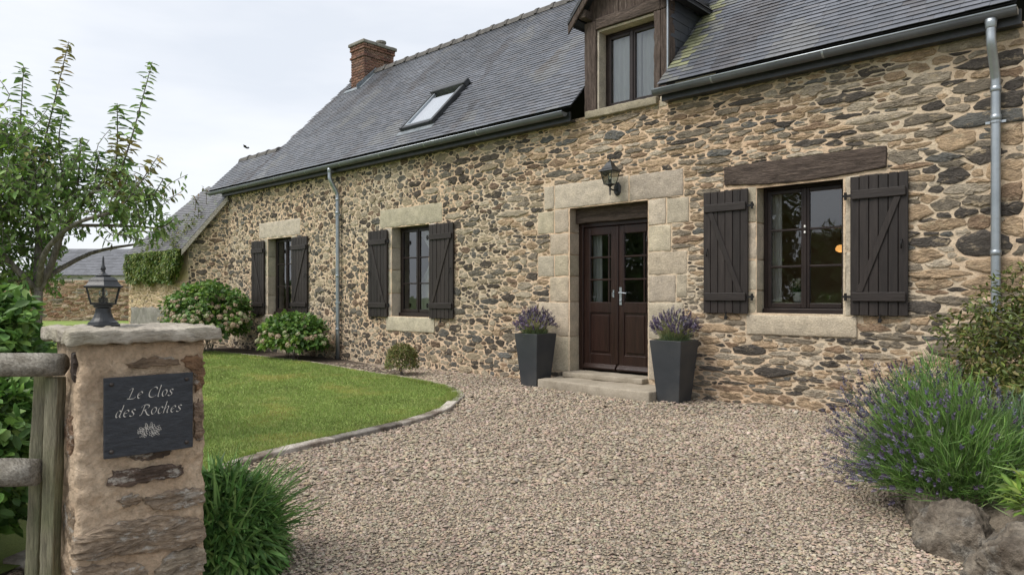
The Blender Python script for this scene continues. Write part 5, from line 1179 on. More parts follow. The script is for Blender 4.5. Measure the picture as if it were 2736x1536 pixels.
rd = np.array([RT[0], RT[1], 0]); f0 = np.array([-3.166, -7.60, 0])
def fp(s_, dz=0, back=0): p = f0 + rd * s_ + np.array([FW[0], FW[1], 0]) * back; return (p[0], p[1], dz)
log(fp(-2.2, 1.075), fp(.005, 1.083), .047, 'fence_wood', 'rail', 1.0)
log(fp(-2.2, .655), fp(-.095, .663), .055, 'fence_wood', 'rail', 2.0)
def post(s_, back, w, dpt, ztop, lean, seed, nm='post'):
    V, F = rough_block(-w / 2, w / 2, -dpt / 2, dpt / 2, -.05, ztop, r=.008, seg=.04, amp=.0016, nsc=16, seed=seed)
    V[:, 0] += (V[:, 2] - ztop) * lean
    q = np.array(fp(s_, 0, back)); W = q + V[:, :1] * rd + V[:, 1:2] * np.array([FW[0], FW[1], 0]) + V[:, 2:] * np.array([0, 0, 1])
    mesh_obj(nm, W, F, 'post_wood', fence, smooth=True)
post(-.150, .12, .052, .05, 1.08, .045, 1); post(-.055, .050, .052, .06, 1.03, .030, 2); post(-1.65, .085, .07, .06, 1.10, .0, 3)

# ================================================================== PLANTERS WITH LAVENDER
def lavender(t, c, r, h, nstem, nleaf, rng, zb, spread=.55, spike=.05, thick=1.0, squash=1.0, leafcol=None, purple=None, part=True, fol=.62, tiltx=0, lw=.005, ll=(.05, .10), bias=0.0, emax=1.25, stalkcol=[(.12, .16, .07), (.10, .15, .07)]):
    leafcol = leafcol or [(.085, .125, .06), (.11, .15, .075), (.065, .10, .045), (.13, .165, .095)]
    purple = purple or [(.125, .095, .155), (.16, .13, .195), (.10, .08, .125), (.24, .215, .25)]
    # foliage mound
    n = nleaf; d = unit(rng.normal(size=(n, 3))); d[:, 2] = np.abs(d[:, 2]) * .9 + .05; d = unit(d)
    lumpf = np.array([1 + .42 * noise.noise(Vector(q_) * 2.6 + Vector((c[0] * 3, c[1], 0))) + .2 * noise.noise(Vector(q_) * 6) for q_ in d])[:, None]
    P = d * (rng.uniform(.25, 1, (n, 1)) ** .5) * lumpf * np.array([r * .93, r * .93 * squash, h * fol]) + np.array([c[0], c[1], zb])
    P[:, 2] = np.maximum(P[:, 2], .01)
    D = d * .8 + rng.normal(0, .42, (n, 3)) + np.array([tiltx, 0, .45]); N_ = rng.normal(size=(n, 3))
    leaf_obj('foliage', [(leaves_arrays(P, D, N_, rng.uniform(*ll, n), rng.uniform(lw * .7, lw * 1.3, n), fold=.05, droop=.1), tints(rng, n, leafcol, .3))], 'leaf', t)
    # flower stems: thin three-sided stalks, whorls of florets at the tip
    V = []; F = []; T = []; fv = []; ft = []
    q = 0
    for i in range(nstem):
        a = rng.uniform(0, 6.283); e = rng.uniform(0, 1) ** .6 * emax
        dr = np.array([math.cos(a) * math.sin(e), math.sin(a) * math.sin(e) * squash, math.cos(e)]); dr = unit(dr + np.array([tiltx, 0, 0]) + rng.normal(0, .10, 3))
        if bias and -(dr[0] * FW[0] + dr[1] * FW[1]) + .6 * (dr[0] * RT[0] + dr[1] * RT[1]) > .25 and rng.uniform() < bias: continue
        p0 = np.array([c[0], c[1], zb]) + np.array([math.cos(a), math.sin(a) * squash, 0]) * r * rng.uniform(0, .5); L_ = h * rng.uniform(.85, 1.12) * (1 if e < .9 else .85); L_ = L_ * (1 + (r / h - 1) * math.sin(e) * .8)
        p1 = p0 + dr * L_; p1[2] -= .10 * L_ * math.sin(e); mid = (p0 + p1) / 2 + np.array([0, 0, .05 * L_])
        w = .0013 * thick; s1 = unit(np.cross(dr, [0, 0, 1.0]) + 1e-4) * w; s2 = unit(np.cross(dr, s1)) * w
        for p in (p0, mid, p1): V += [p + s1, p - s1 * .5 + s2, p - s1 * .5 - s2]
        for k in range(2):
            for j in range(3): F.append((q + k * 3 + j, q + k * 3 + (j + 1) % 3, q + (k + 1) * 3 + (j + 1) % 3, q + (k + 1) * 3 + j))
        q += 9; col = tints(rng, 1, stalkcol, .2); T += [col[0]] * 9
        sl = spike * rng.uniform(.7, 1.35); nk = 4; col = tints(rng, 1, purple, .25)[0]; dd = unit(p1 - mid)
        for k in range(nk):
            pc = p1 + dd * sl * (k / nk); wv = spike * .17 * (1 - .45 * k / nk) * thick ** .3
            for j in range(3):
                an = rng.uniform(0, 6.283); o_ = unit(np.cross(dd, [math.cos(an), math.sin(an), .3])); fv.append((pc, dd * .7 + o_ * .8, o_, sl / nk * 1.5, wv * 1.7)); ft.append(col * rng.uniform(.75, 1.3))
    mesh_obj('stalks', V, np.array(F), 'leaf', t, tint=np.array(T))['kind'] = 'stuff'
    leaf_obj('flower_spikes', [(leaves_arrays([f[0] for f in fv], [f[1] for f in fv], [f[2] for f in fv], [f[3] for f in fv], [f[4] for f in fv], droop=.1), np.array(ft))], 'flower', t, kind='stuff')

def planter(cx, cy, label, lab2, seed):
    t = thing('tall_planter', label, 'planter', (cx, cy, 0), group='tall grey planters beside the door')
    b = MB(); T_, B_, H_ = .2275, .155, .79; th = .018
    P = [(-B_, -B_, 0), (B_, -B_, 0), (B_, B_, 0), (-B_, B_, 0), (-T_, -T_, H_), (T_, -T_, H_), (T_, T_, H_), (-T_, T_, H_)]
    Q = [(s_ * (T_ - th), u_ * (T_ - th), H_) for s_, u_ in ((-1, -1), (1, -1), (1, 1), (-1, 1))]; R2 = [(x * .97, y * .97, H_ - .06) for x, y, _ in Q]
    b.add(P + Q + R2, [(0, 3, 2, 1), (0, 1, 5, 4), (1, 2, 6, 5), (2, 3, 7, 6), (3, 0, 4, 7), (4, 5, 9, 8), (5, 6, 10, 9), (6, 7, 11, 10), (7, 4, 8, 11), (8, 9, 13, 12), (9, 10, 14, 13), (10, 11, 15, 14), (11, 8, 12, 15)])
    b.build('pot', 'planter_grey', t, bevel=.005, local=True)
    b = MB(); b.add([(x, y, H_ - .058) for x, y, _ in R2], [(0, 1, 2, 3)]); b.build('compost', 'soil', t, local=True)
    l = thing('lavender', lab2, 'lavender', (cx, cy, H_ - .06), group='lavender plants in the tall planters'); rng = np.random.default_rng(seed)
    lavender(l, (cx, cy), .20, .40, 300, 2600, rng, H_ - .055, spike=.062, thick=1.5, fol=.36, ll=(.04, .08), emax=.85, stalkcol=[(.22, .24, .11), (.27, .26, .14)])
planter(-7.03, -.40, 'tapering dark grey planter left of the double door', 'purple lavender growing in the planter left of the door', 1)
planter(-4.665, -.40, 'tapering dark grey planter right of the double door', 'purple lavender growing in the planter right of the door', 2)

# ================================================================== SHRUBS
def mound(t, c, rx, ry, h, n, rng, cols, ls, lw, name='foliage', lump=.22, z0=0.0, droop=.3, shell=.55, bright=None):
    d = unit(rng.normal(size=(n, 3))); d[:, 2] = np.where(d[:, 2] < -.35, -d[:, 2], d[:, 2])
    lumpf = np.array([1 + lump * noise.noise(Vector(q) * 2.3 + Vector((c[0], c[1], 0))) + lump * .5 * noise.noise(Vector(q) * 5.5) for q in d])[:, None]
    r = (shell + (1 - shell) * rng.uniform(0, 1, (n, 1)) ** .5) * lumpf
    P = d * r * np.array([rx, ry, h * .55]) + np.array([c[0], c[1], z0 + h * .45]); ok = P[:, 2] > z0 + .02; P, d = P[ok], d[ok]; n = len(P)
    D = d * .6 + rng.normal(0, .5, (n, 3)) + np.array([0, 0, -.15]); N_ = d * .7 + np.array([0, 0, .8]) + rng.normal(0, .35, (n, 3))
    tt = tints(rng, n, cols, .28)
    if bright is not None:
        m_ = np.array([noise.noise(Vector(p) * 2.2) > .25 for p in P]); tt[m_] = tt[m_] * np.array(bright)
    leaf_obj(name, [(leaves_arrays(P, D, N_, rng.uniform(ls * .7, ls * 1.3, n), rng.uniform(lw * .7, lw * 1.3, n), droop=droop), tt)], 'leaf', t)
HYD = [(.050, .105, .022), (.075, .14, .03), (.038, .08, .02), (.10, .165, .035)]
def twigs(t, c, rx, ry, h, rng, n=14, r=.008, name='stems'):
    b = MB()
    for i in range(n):
        a = rng.uniform(0, 6.283); q = rng.uniform(.2, .75); p = np.array([c[0] + rng.uniform(-.15, .15) * rx, c[1] + rng.uniform(-.15, .15) * ry, 0.0]); e_ = np.array([c[0] + math.cos(a) * rx * q, c[1] + math.sin(a) * ry * q, h * rng.uniform(.5, .85)])
        b.tube([p, p * .45 + e_ * .55 + np.array([0, 0, h * .1]), e_], [r, r * .8, r * .5], 5)
    b.build(name, 'bark', t)
bloom_me = {}
def bloom_mesh(kind, col, rng):
    n = 46; d = unit(rng.normal(size=(n, 3))); d[:, 2] = np.abs(d[:, 2]); P = d * np.array([.07, .07, .05]) * rng.uniform(.75, 1.05, (n, 1)); A = leaves_arrays(P - d * .01, np.cross(d, rng.normal(size=(n, 3))), d, rng.uniform(.025, .04, n), rng.uniform(.022, .034, n), fold=.05, droop=.15)
    o = leaf_obj('bloom_proto', [(A, tints(rng, n, col, .15))], 'flower'); me = o.data; bpy.data.objects.remove(o); return me
rh = np.random.default_rng(50)
BLOOMS = [bloom_mesh(0, [(.56, .46, .31), (.46, .36, .25), (.62, .55, .40)], rh), bloom_mesh(0, [(.48, .36, .27), (.40, .29, .21)], rh), bloom_mesh(0, [(.48, .50, .30), (.56, .53, .37)], rh)]
def hydrangea(label, c, rx, ry, h, n, nbl, seed, face):
    t = thing('hydrangea_bush', label, 'hydrangea', (c[0], c[1], 0), group='hydrangeas along the house front'); rng = np.random.default_rng(seed)
    mound(t, c, rx, ry, h, n, rng, HYD, .105, .075, bright=(1.5, 1.35, 1.1)); twigs(t, c, rx, ry, h, rng)
    for i in range(nbl):
        for _ in range(20):
            d = unit(rng.normal(size=3)); d[2] = abs(d[2]) * .9 - .15
            if d @ np.array(face) > -.05: break
        lf = 1 + .22 * noise.noise(Vector(d) * 2.3 + Vector((c[0], c[1], 0))) + .11 * noise.noise(Vector(d) * 5.5)
        p = d * lf * np.array([rx, ry, h * .55]) * rng.uniform(1.0, 1.12) + np.array([c[0], c[1], h * .45])
        if p[2] < h * .12: continue
        o = bpy.data.objects.new('flower_head', BLOOMS[rng.integers(0, 3)]); C.objects.link(o); o.parent = t; o.location = p - LOC[t.name][0]; s_ = rng.uniform(.7, 1.2); o.scale = (s_, s_, s_)
        nd = Vector(d * .7 + np.array([0, 0, .7])); o.rotation_euler = nd.to_track_quat('Z', 'Y').to_euler()
hydrangea('large hydrangea bush with many faded cream flower heads at the house corner', (-16.85, -1.12), 1.22, .92, 1.66, 5600, 150, 1, (.45, -.85, .3))
hydrangea('low hydrangea bush with few flower heads beside the left downpipe', (-13.75, -.62), 1.0, .58, .98, 3400, 46, 2, (.45, -.85, .3))
box_s = thing('round_shrub', 'small round shrub standing alone in the bed below the middle window', 'shrub', (-9.58, -.95, 0))
mound(box_s, (-9.58, -.95), .30, .28, .56, 3200, np.random.default_rng(5), [(.085, .105, .028), (.12, .125, .04), (.06, .085, .02), (.16, .12, .05)], .036, .02, lump=.12, z0=-.02); twigs(box_s, (-9.58, -.95), .28, .26, .5, np.random.default_rng(6), 10, .005)

# shrub on the right in front of the wall
rsb = thing('sprawling_shrub', 'sprawling olive green shrub against the wall at the right edge', 'shrub', (-.35, -1.2, 0)); rg = np.random.default_rng(91)
RS = [(.068, .092, .021), (.096, .112, .028), (.048, .068, .016), (.112, .096, .032), (.084, .10, .04)]
mound(rsb, (-.50, -1.15), 1.05, .80, 1.50, 13000, rg, RS, .052, .026, lump=.32); mound(rsb, (-.75, -1.9), .62, .6, .85, 5200, rg, RS, .048, .024, lump=.32, name='lower_foliage'); mound(rsb, (.35, -2.3), .8, .7, 1.0, 5200, rg, RS, .05, .025, lump=.3, name='side_foliage'); twigs(rsb, (-.35, -1.3), .8, .6, 1.2, rg, 26, .007)
b = MB(); sp = []
for i in range(46):
    a = rg.uniform(2.0, 5.4); p0 = np.array([-.35 + math.cos(a) * .6, -1.35 + math.sin(a) * .5, rg.uniform(.5, 1.15)]); dr = unit(np.array([math.cos(a) * .8, math.sin(a) * .6, rg.uniform(.2, .9)])); L_ = rg.uniform(.25, .5)
    pts = [p0, p0 + dr * L_ * .5, p0 + dr * L_ + np.array([0, 0, -.10 * L_])]; b.tube(pts, [.004, .003, .0015], 4)
    for k in range(14): t_ = k / 13; sp.append((p0 + dr * L_ * t_ + np.array([0, 0, -.10 * L_ * t_ * t_]) , dr * .3 + rg.normal(0, .7, 3)))
b.build('sprays', 'bark', rsb); n = len(sp)
leaf_obj('spray_leaves', [(leaves_arrays([s_[0] for s_ in sp], [s_[1] for s_ in sp], np.tile([0, -.4, 1], (n, 1)) + rg.normal(0, .4, (n, 3)), rg.uniform(.035, .06, n), rg.uniform(.018, .028, n)), tints(rg, n, RS, .3))], 'leaf', rsb)

# ================================================================== ROCKS AND THE BIG LAVENDER
def rock(label, c, r, seed, rot=0.0, group='rocks edging the right bed'):
    bm = bmesh.new(); bmesh.ops.create_icosphere(bm, subdivisions=5, radius=1); rg_ = random.Random(seed)
    off = Vector((rg_.uniform(0, 50), rg_.uniform(0, 50), rg_.uniform(0, 50))); planes = [Vector((rg_.gauss(0, 1), rg_.gauss(0, 1), rg_.gauss(0, .8))).normalized() for _ in range(9)]
    for v in bm.verts:
        n = v.co.normalized(); d = 1.0
        for p in planes:
            k = n.dot(p)
            if k > .2: d = min(d, (.70 + .05 * fbm(n + off, 4, 2)) / k)
        vd = noise.voronoi(n * 2.6 + off)[0]; vf = noise.voronoi(n * 7 + off)[0]
        d *= 1 + .16 * (vd[1] - vd[0] - .25) * (vd[1] - vd[0] < .22) + .07 * (vf[0] - .3) + .10 * fbm(n + off, 1.6, 3) - .10 * abs(fbm(n + off, 3.2, 3)) + .05 * fbm(n + off, 7, 4) + .035 * fbm(n + off, 15, 4) - .02 * abs(fbm(n + off, 28, 2))
        q = n * d; cr, sr = math.cos(rot), math.sin(rot); x, y = q.x * r[0], q.y * r[1]; v.co = (x * cr - y * sr + c[0], x * sr + y * cr + c[1], q.z * r[2] + c[2])
    me = bpy.data.meshes.new('boulder'); bm.to_mesh(me); bm.free(); me.polygons.foreach_set('use_smooth', np.ones(len(me.polygons), bool)); me.materials.append(MATS['rock'])
    o = bpy.data.objects.new('boulder', me); C.objects.link(o); tagd(o, label, 'rock', group); LOC[o.name] = (np.zeros(3), 0)
rock('small brown boulder tucked under the big lavender at the gravel edge', (-1.04, -3.74, .05), (.15, .22, .19), 1, .5)
rock('pale grey boulder between two others below the lavender', (-.82, -4.08, .06), (.20, .25, .21), 2, .9)
rock('largest mossy boulder in the lower right corner', (-.47, -4.36, .06), (.33, .34, .23), 3, .3)
rock('boulder cut off by the right edge of the picture', (.10, -4.45, .06), (.27, .30, .25), 7, .1)
V = []; nn = 22
sb = mesh_obj('raised_bed_soil', *(lambda g_: (g_[0], g_[1]))((lambda xs_, ys_: ([(x, y, .17 + .05 * noise.noise(Vector((x * 2, y * 2, 0))) - .9 * max(0, .28 - ((x + 1.05) * 1.1 + (y + 3.6) * .65) / 1.28) - .20 * max(0, y + 2.6)) for y in ys_ for x in xs_], [(j * nn + i, j * nn + i + 1, (j + 1) * nn + i + 1, (j + 1) * nn + i) for j in range(nn - 1) for i in range(nn - 1)]))(np.linspace(-1.25, 3.0, nn), np.linspace(-4.7, -1.9, nn))), 'gravel_bed', smooth=True); sb['kind'] = 'structure'
bl = thing('big_lavender', 'big sprawling lavender bush on the rocks in the right foreground', 'lavender', (-1.0, -3.35, .1)); rl = np.random.default_rng(17)
lavender(bl, (-1.04, -3.42), .45, .76, 950, 13000, rl, .14, bias=.75, spike=.046, thick=.9, squash=.95, fol=.84, tiltx=-.22, lw=.0055, ll=(.08, .17), leafcol=[(.09, .17, .042), (.12, .215, .05), (.07, .125, .033), (.15, .22, .085)], purple=[(.105, .092, .14), (.135, .122, .175), (.09, .076, .115), (.18, .168, .215)])
b2 = thing('sage_clump', 'grey green clump leaning against the right side of the big lavender', 'plant', (-.58, -3.15, .15))
lavender(b2, (-.70, -3.12), .36, .55, 60, 6000, rl, .16, spike=.03, squash=.9, fol=.85, lw=.008, ll=(.06, .12), leafcol=[(.10, .16, .075), (.075, .13, .06), (.13, .185, .10), (.055, .10, .04)], purple=[(.12, .13, .17), (.15, .17, .2)])
sg = thing('leafy_seedling', 'small bright green leafy plant on top of the boulders', 'plant', (-.46, -3.95, .2)); n = 420
P = unit(rl.normal(size=(n, 3))) * rl.uniform(.3, 1, (n, 1)) * np.array([.20, .20, .12]) + np.array([-.46, -3.95, .34]); D = (P - np.array([-.46, -3.95, .24])) * 5 + rl.normal(0, .4, (n, 3))
leaf_obj('foliage', [(leaves_arrays(P, D, np.tile([.1, -.2, 1], (n, 1)) + rl.normal(0, .3, (n, 3)), rl.uniform(.05, .09, n), rl.uniform(.018, .032, n), droop=.35), tints(rl, n, [(.13, .20, .035), (.10, .165, .03), (.16, .22, .05), (.075, .12, .025)], .25))], 'leaf', sg); b = MB()
for i in range(12): q = P[i * 30]; b.tube([(-.46, -3.95, .18), tuple(q)], .004, 4)
b.build('stems', 'bark', sg)

# ================================================================== TUFT BESIDE THE PILLAR
tf = thing('arching_leaf_clump', 'arching clump of long narrow green leaves at the foot of the pillar', 'plant', (-3.35, -6.85, 0)); rt = np.random.default_rng(23)
def strap(n, c, R0, hmin, hmax, cols, w):
    V = []; F = []; T = []; q = 0
    for i in range(n):
        a = rt.uniform(0, 6.283); r0 = R0 * rt.uniform(0, .6) ; p0 = np.array([c[0] + math.cos(a) * r0, c[1] + math.sin(a) * r0, .0]); H_ = rt.uniform(hmin, hmax); out = R0 * rt.uniform(.5, 1.5) * (1.15 - .5 * H_ / hmax); a2 = a + rt.normal(0, .5); dr = np.array([math.cos(a2), math.sin(a2), 0]); sd = np.array([-dr[1], dr[0], 0]); ww = w * rt.uniform(.7, 1.3); k = 6; col = tints(rt, 1, cols, .25)[0]; dp = rt.uniform(.25, .9)
        for j in range(k + 1):
            t_ = j / k; p = p0 + dr * out * (t_ ** 1.6) + np.array([0, 0, H_ * (1.25 * t_ - dp * .55 * t_ ** 3)]); wj = ww * (1 - t_ ** 2.2) * (.6 + .8 * t_ if t_ < .5 else 1.0)
            V += [p - sd * wj, p + np.array([0, 0, -ww * .35]), p + sd * wj]; T += [col * (.85 + .3 * t_)] * 3
        for j in range(k):
            F += [(q + 3 * j, q + 3 * j + 1, q + 3 * j + 4, q + 3 * j + 3), (q + 3 * j + 1, q + 3 * j + 2, q + 3 * j + 5, q + 3 * j + 4)]
        q += 3 * (k + 1)
    return V, np.array(F), np.array(T)
V, F, T = strap(900, (-3.42, -6.86), .30, .22, .56, [(.065, .135, .035), (.10, .19, .05), (.05, .105, .03), (.14, .23, .075)], .0105); mesh_obj('leaves', V, F, 'leaf', tf, tint=T, smooth=True)
n = 5200; d = unit(rt.normal(size=(n, 3))); d[:, 2] = np.abs(d[:, 2]); P = d * rt.uniform(.5, 1, (n, 1)) ** .5 * np.array([.27, .27, .47]) + np.array([-3.40, -6.85, .02]); D = d + rt.normal(0, .4, (n, 3)) + np.array([0, 0, -.35])
leaf_obj('low_leaves', [(leaves_arrays(P, D, d + np.array([0, 0, .7]) + rt.normal(0, .3, (n, 3)), rt.uniform(.06, .11, n), rt.uniform(.013, .022, n), droop=.45), tints(rt, n, [(.06, .13, .032), (.09, .175, .045), (.045, .095, .027), (.12, .20, .06)], .25))], 'leaf', tf)

# ================================================================== HEDGE BEHIND THE FENCE
hd = thing('leafy_hedge', 'broad leaved green hedge behind the rail fence', 'hedge', (-4.9, -7.9, 0)); rq = np.random.default_rng(31)
HC = [(.06, .125, .028), (.085, .165, .035), (.042, .09, .022), (.11, .19, .045)]
for (c_, rx, ry, h_, n_, nm) in (((-5.15, -7.62), .62, .50, 1.46, 5200, 'foliage'), ((-4.55, -8.05), .55, .55, 1.0, 4200, 'low_foliage'), ((-5.6, -8.4), .9, .8, 1.4, 5200, 'back_foliage'), ((-4.3, -8.7), .8, .8, 1.15, 4200, 'side_foliage')):
    mound(hd, c_, rx, ry, h_, n_, rq, HC, .075, .05, name=nm, lump=.3, shell=.6)
mound(hd, (-4.22, -7.70), .46, .40, .98, 3600, rq, HC, .07, .048, name='front_foliage', lump=.3, shell=.6)
twigs(hd, (-5.1, -7.8), .8, .8, 1.2, rq, 20, .009)

# ================================================================== YOUNG FRUIT TREE
tree = thing('fruit_tree', 'young fruit tree with upright leafy shoots behind the hedge', 'tree', (-7.41, -6.72, 0)); rf = np.random.default_rng(61)
FR = np.array([RT[0], RT[1], 0]); FB = np.array([FW[0], FW[1], 0]); T0 = np.array([-7.41, -6.72, 0.0])
def tp(x, z, d=0.0): return T0 + FR * x + FB * d + np.array([0, 0, z])
limbs = MB(); shoots = []
def limb(pts, r0, r1, rec=True):
    P = [tp(*p) for p in pts]; Q = spline(P, 4); limbs.tube([tuple(q) for q in Q], list(np.linspace(r0, r1, len(Q))), 7); return Q
b = MB(); Q = [tp(-.02, 0), tp(-.03, .6), tp(0, 1.15), tp(.01, 1.40)]; b.tube([tuple(q) for q in spline(Q, 4)], list(np.linspace(.050, .036, 13)), 10); b.build('trunk', 'bark', tree, smooth=True)
main = [limb([(.0, 1.38), (.12, 1.62), (.24, 1.95), (.42, 2.2), (.62, 2.45, .1)], .036, .014), limb([(0, 1.38), (-.06, 1.7, .1), (-.12, 2.1, .2), (-.14, 2.5, .15)], .04, .016), limb([(.0, 1.4, .02), (.2, 1.72, -.2), (.5, 1.95, -.3), (.85, 2.05, -.35)], .03, .012), limb([(.05, 1.5), (.3, 1.75, .3), (.62, 1.85, .5)], .026, .01), limb([(-.02, 1.42), (-.25, 1.8, -.2), (-.5, 2.2, -.2)], .035, .012), limb([(.28, 1.98), (.6, 2.0, .2), (.95, 1.98, .25)], .018, .008), limb([(.4, 2.18), (.62, 2.25, -.2), (.9, 2.25, -.25)], .016, .007), limb([(-.12, 2.05, .2), (.1, 2.3, .3), (.35, 2.4, .35)], .018, .008)]
# long upright shoots as in the picture: base -> tip (lateral, height, depth)
up = [((.70, 2.35, .0), (.84, 2.75, 0), (1.02, 3.45, .02)), ((.62, 2.3, .1), (.66, 2.7, .1), (.66, 3.10, .1)), ((-.05, 2.55, .1), (.06, 3.0, .1), (.22, 3.66, .1)), ((-.20, 2.5, .1), (-.22, 2.9, .1), (-.19, 3.44, .1)), ((.30, 2.35, .1), (.32, 2.6, .1), (.32, 2.78, .1)), ((.46, 2.3, .1), (.47, 2.5, .1), (.50, 2.66, .1)), ((.85, 2.05, -.3), (1.0, 2.2, -.3), (1.24, 2.55, -.3)), ((-.45, 2.3, 0), (-.5, 2.9, 0), (-.44, 3.5, 0)), ((.05, 2.4, .3), (.0, 2.8, .3), (.05, 3.1, .3))]
up += [((.9, 2.2, .1), (1.0, 2.28, .1), (1.08, 2.42, .1)), ((.95, 1.98, .2), (1.05, 2.0, .2), (1.15, 2.08, .2))]
LP = []; LD = []
def add_shoot(pts, r0, leaf_d=.030, size=1.0):
    Q = spline([tp(*p) for p in pts], 4 if r0 > .005 else 2); limbs.tube([tuple(q) for q in Q], list(np.linspace(r0, .003, len(Q))), 5 if r0 > .005 else 3)
    ln = sum(np.linalg.norm(a - c_) for a, c_ in zip(Q[:-1], Q[1:])); n = max(4, int(ln / leaf_d))
    for i in range(n):
        t_ = (i + .5) / n * (len(Q) - 1); k = int(t_); p = Q[k] + (Q[min(k + 1, len(Q) - 1)] - Q[k]) * (t_ - k); dr = unit(Q[min(k + 1, len(Q) - 1)] - Q[max(k - 1, 0)]); a = i * 2.4; o = unit(np.cross(dr, [math.cos(a), math.sin(a), .2]))
        LP.append(p); LD.append((o * .9 + dr * .35, size * (1 - .35 * i / n)))
for p in up: add_shoot(p, .010, .0105, 1.15)
# the tangle of the crown: many short twigs around the limbs
def crown(n, box, dens):
    for _ in range(n):
        x = rf.uniform(box[0], box[1]); z = rf.uniform(box[2], box[3]); d = rf.uniform(-.5, .55)
        if noise.noise(Vector((x * 2.2, z * 2.2, d * 2))) < dens: continue
        a = rf.uniform(-.9, .9); L_ = rf.uniform(.14, .34); e_ = rf.uniform(-.2, 1.0)
        add_shoot(((x, z, d), (x + a * L_ * .5, z + e_ * L_ * .5, d + rf.uniform(-.1, .1)), (x + a * L_, z + e_ * L_, d + rf.uniform(-.15, .15))), .004, .030, .72)
crown(225, (.05, .98, 1.86, 2.34), -.12); crown(150, (-.15, .62, 2.05, 2.58), -.1); crown(520, (-.82, .02, 1.70, 2.85), -.4); crown(330, (-.80, -.08, 1.38, 2.3), -.5); crown(30, (-.5, .15, 2.7, 3.0), -.2); crown(26, (.95, 1.18, 1.75, 2.15), -.1)
limbs.build('limbs', 'bark', tree, smooth=True)
n = len(LP); P = np.array(LP); D = np.array([d for d, _ in LD]); sz = np.array([s_ for _, s_ in LD])
D = D + np.array([0, 0, -.12]) + rf.normal(0, .22, (n, 3)); tt = tints(rf, n, [(.105, .175, .05), (.14, .22, .068), (.08, .135, .042), (.18, .25, .09)], .25)
lat = (P - T0) @ FR; red = (noise_r := np.array([noise.noise(Vector(p) * 2.4 + Vector((5, 0, 0))) for p in P])) > .30; tt[red & (lat > .1)] *= np.array([1.35, .80, .9]); br_ = (lat < 0) & (noise_r > .22) & (P[:, 2] > 2.1); tt[br_] *= np.array([1.5, 1.5, .9])
leaf_obj('crown', [(leaves_arrays(P, D, np.tile([0, 0, 1.0], (n, 1)) + rf.normal(0, .35, (n, 3)), (.105 * sz * rf.uniform(.75, 1.25, n)), .050 * sz * rf.uniform(.8, 1.2, n), fold=.22, droop=.45), tt)], 'leaf', tree)

# ================================================================== TREES MIRRORED IN THE PANES
def big_tree(label, c, h, r, seed):
    t = thing('tall_tree', label, 'tree', (c[0], c[1], 0), group='tall trees mirrored in the window panes'); rng = np.random.default_rng(seed); b = MB()
    b.tube([(c[0], c[1], -.05), (c[0] + .1, c[1], h * .3), (c[0], c[1] + .1, h * .6)], [.22, .17, .08], 8)
    for k in range(9):
        a = k * 2.4; b.tube([(c[0], c[1], h * (.22 + .04 * k)), (c[0] + math.cos(a) * r * .4, c[1] + math.sin(a) * r * .4, h * (.35 + .05 * k)), (c[0] + math.cos(a) * r * .75, c[1] + math.sin(a) * r * .75, h * (.42 + .05 * k))], [.08, .05, .02], 6)
    b.build('trunk', 'bark', t, smooth=True)
    n = 7000; d = unit(rng.normal(size=(n, 3))); lf = np.array([1 + .35 * noise.noise(Vector(q) * 2 + Vector((seed, 0, 0))) + .2 * noise.noise(Vector(q) * 4.5) for q in d])[:, None]; P = d * lf * rng.uniform(.3, 1, (n, 1)) ** .4 * np.array([r, r, h * .48]) + np.array([c[0], c[1], h * .50])
    leaf_obj('crown', [(leaves_arrays(P, rng.normal(size=(n, 3)), d + np.array([0, 0, .5]), rng.uniform(.18, .32, n), rng.uniform(.12, .2, n)), tints(rng, n, [(.04, .07, .02), (.055, .09, .025), (.03, .055, .015)], .25))], 'leaf', t)
big_tree('dark leafy tree mirrored in the left panes of the wide window', (-12.3, -18.0), 7.2, 1.9, 3)
big_tree('dark leafy tree mirrored low in the right panes of the wide window', (-8.9, -18.5), 4.0, 1.8, 4)
big_tree('dark leafy tree mirrored in the panes of the double door', (-17.5, -16.0), 6.5, 2.4, 5)

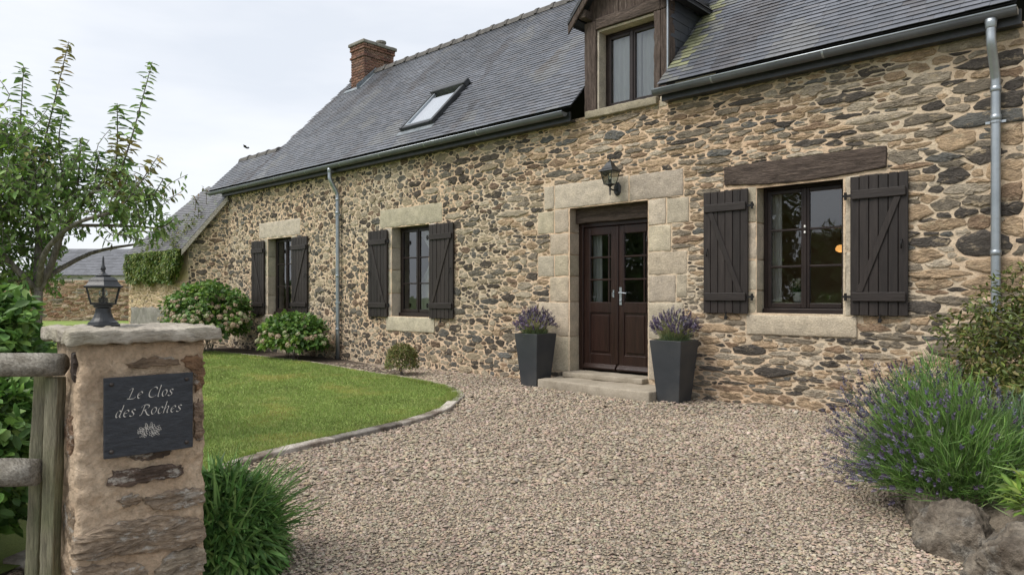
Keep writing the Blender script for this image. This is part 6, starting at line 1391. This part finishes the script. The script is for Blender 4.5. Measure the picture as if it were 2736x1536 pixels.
# ================================================================== BEHIND THE WIDE WINDOW
pot = thing('potted_plant', 'white pot of small cream flowers behind the wide window', 'flower pot', (-3.36, .33, 1.10))
b = MB(); b.lathe([(.045, 0), (.062, .015), (.068, .07), (.060, .115), (.064, .125), (.05, .126)], (-3.36, .33, 1.272), 18); b.build('pot', 'pot_white', pot, smooth=True); rv = np.random.default_rng(2); n = 260
d = unit(rv.normal(size=(n, 3))); P = d * rv.uniform(.6, 1, (n, 1)) * np.array([.12, .09, .075]) + np.array([-3.36, .35, 1.50])
leaf_obj('flowers', [(leaves_arrays(P, rv.normal(size=(n, 3)), d, rv.uniform(.02, .035, n), rv.uniform(.018, .03, n)), tints(rv, n, [(.62, .58, .46), (.7, .68, .58), (.5, .5, .36)], .15))], 'flower', pot)
n = 60; P = np.array([-3.36, .33, 1.39]) + rv.normal(0, .03, (n, 3)); leaf_obj('leaves', [(leaves_arrays(P, unit(rv.normal(size=(n, 3))) + np.array([0, 0, .6]), rv.normal(size=(n, 3)), rv.uniform(.06, .12, n), rv.uniform(.015, .03, n)), tints(rv, n, [(.05, .10, .03), (.07, .12, .04)], .2))], 'leaf', pot)
b = MB(); b.box(-3.74, -2.72, .285, .42, 1.17, 1.270); b.build('inner_sill', 'plaster', house)
lampi = thing('indoor_lamp', 'warm lit lamp glowing inside behind the wide window', 'lamp', (-3.32, 1.7, 1.95))
b = MB(); b.lathe([(.02, 0), (.06, .02), (.066, .05), (.045, .09), (.015, .10)], (-3.32, 1.7, 1.95), 14); b.build('shade', 'lamp_glow', lampi, smooth=True); b = MB(); b.tube([(-3.32, 1.7, 2.09), (-3.32, 1.7, 3.0)], .006, 6); b.build('cord', 'iron', lampi)
ld = bpy.data.lights.new('indoor_lamp_light', 'POINT'); ld.energy = .6; ld.color = (1, .62, .28); ld.shadow_soft_size = .12; lo = bpy.data.objects.new('indoor_lamp_light', ld); C.objects.link(lo); lo.location = Vector((-3.32, 1.7, 1.78)) - Vector(LOC[lampi.name][0]); lo.parent = lampi

# ================================================================== A BIRD
bird = thing('small_bird', 'tiny dark bird in the sky just above the low ridge', 'bird', (-19.6, 1.2, 5.65), .6)
b = MB(); b.tube([(-.085, 0, .03), (-.05, 0, .022), (0, 0, 0), (.05, 0, -.012), (.075, 0, -.008), (.10, 0, -.012)], [.012, .016, .026, .024, .017, .003], 8); b.build('body', 'lantern_black', bird, smooth=True, local=True)
for sg_ in (-1, 1):
    V = [(.03, sg_ * .015, 0), (.035, sg_ * .08, .045), (-.02, sg_ * .15, .06), (-.045, sg_ * .07, .03), (-.02, sg_ * .015, 0)]
    mesh_obj('wing', V + [(x, y, z - .006) for x, y, z in V], [(0, 1, 2, 3, 4), (9, 8, 7, 6, 5)] + [(i, (i + 1) % 5, 5 + (i + 1) % 5, 5 + i) for i in range(5)], 'lantern_black', bird, local=True, recalc=True)
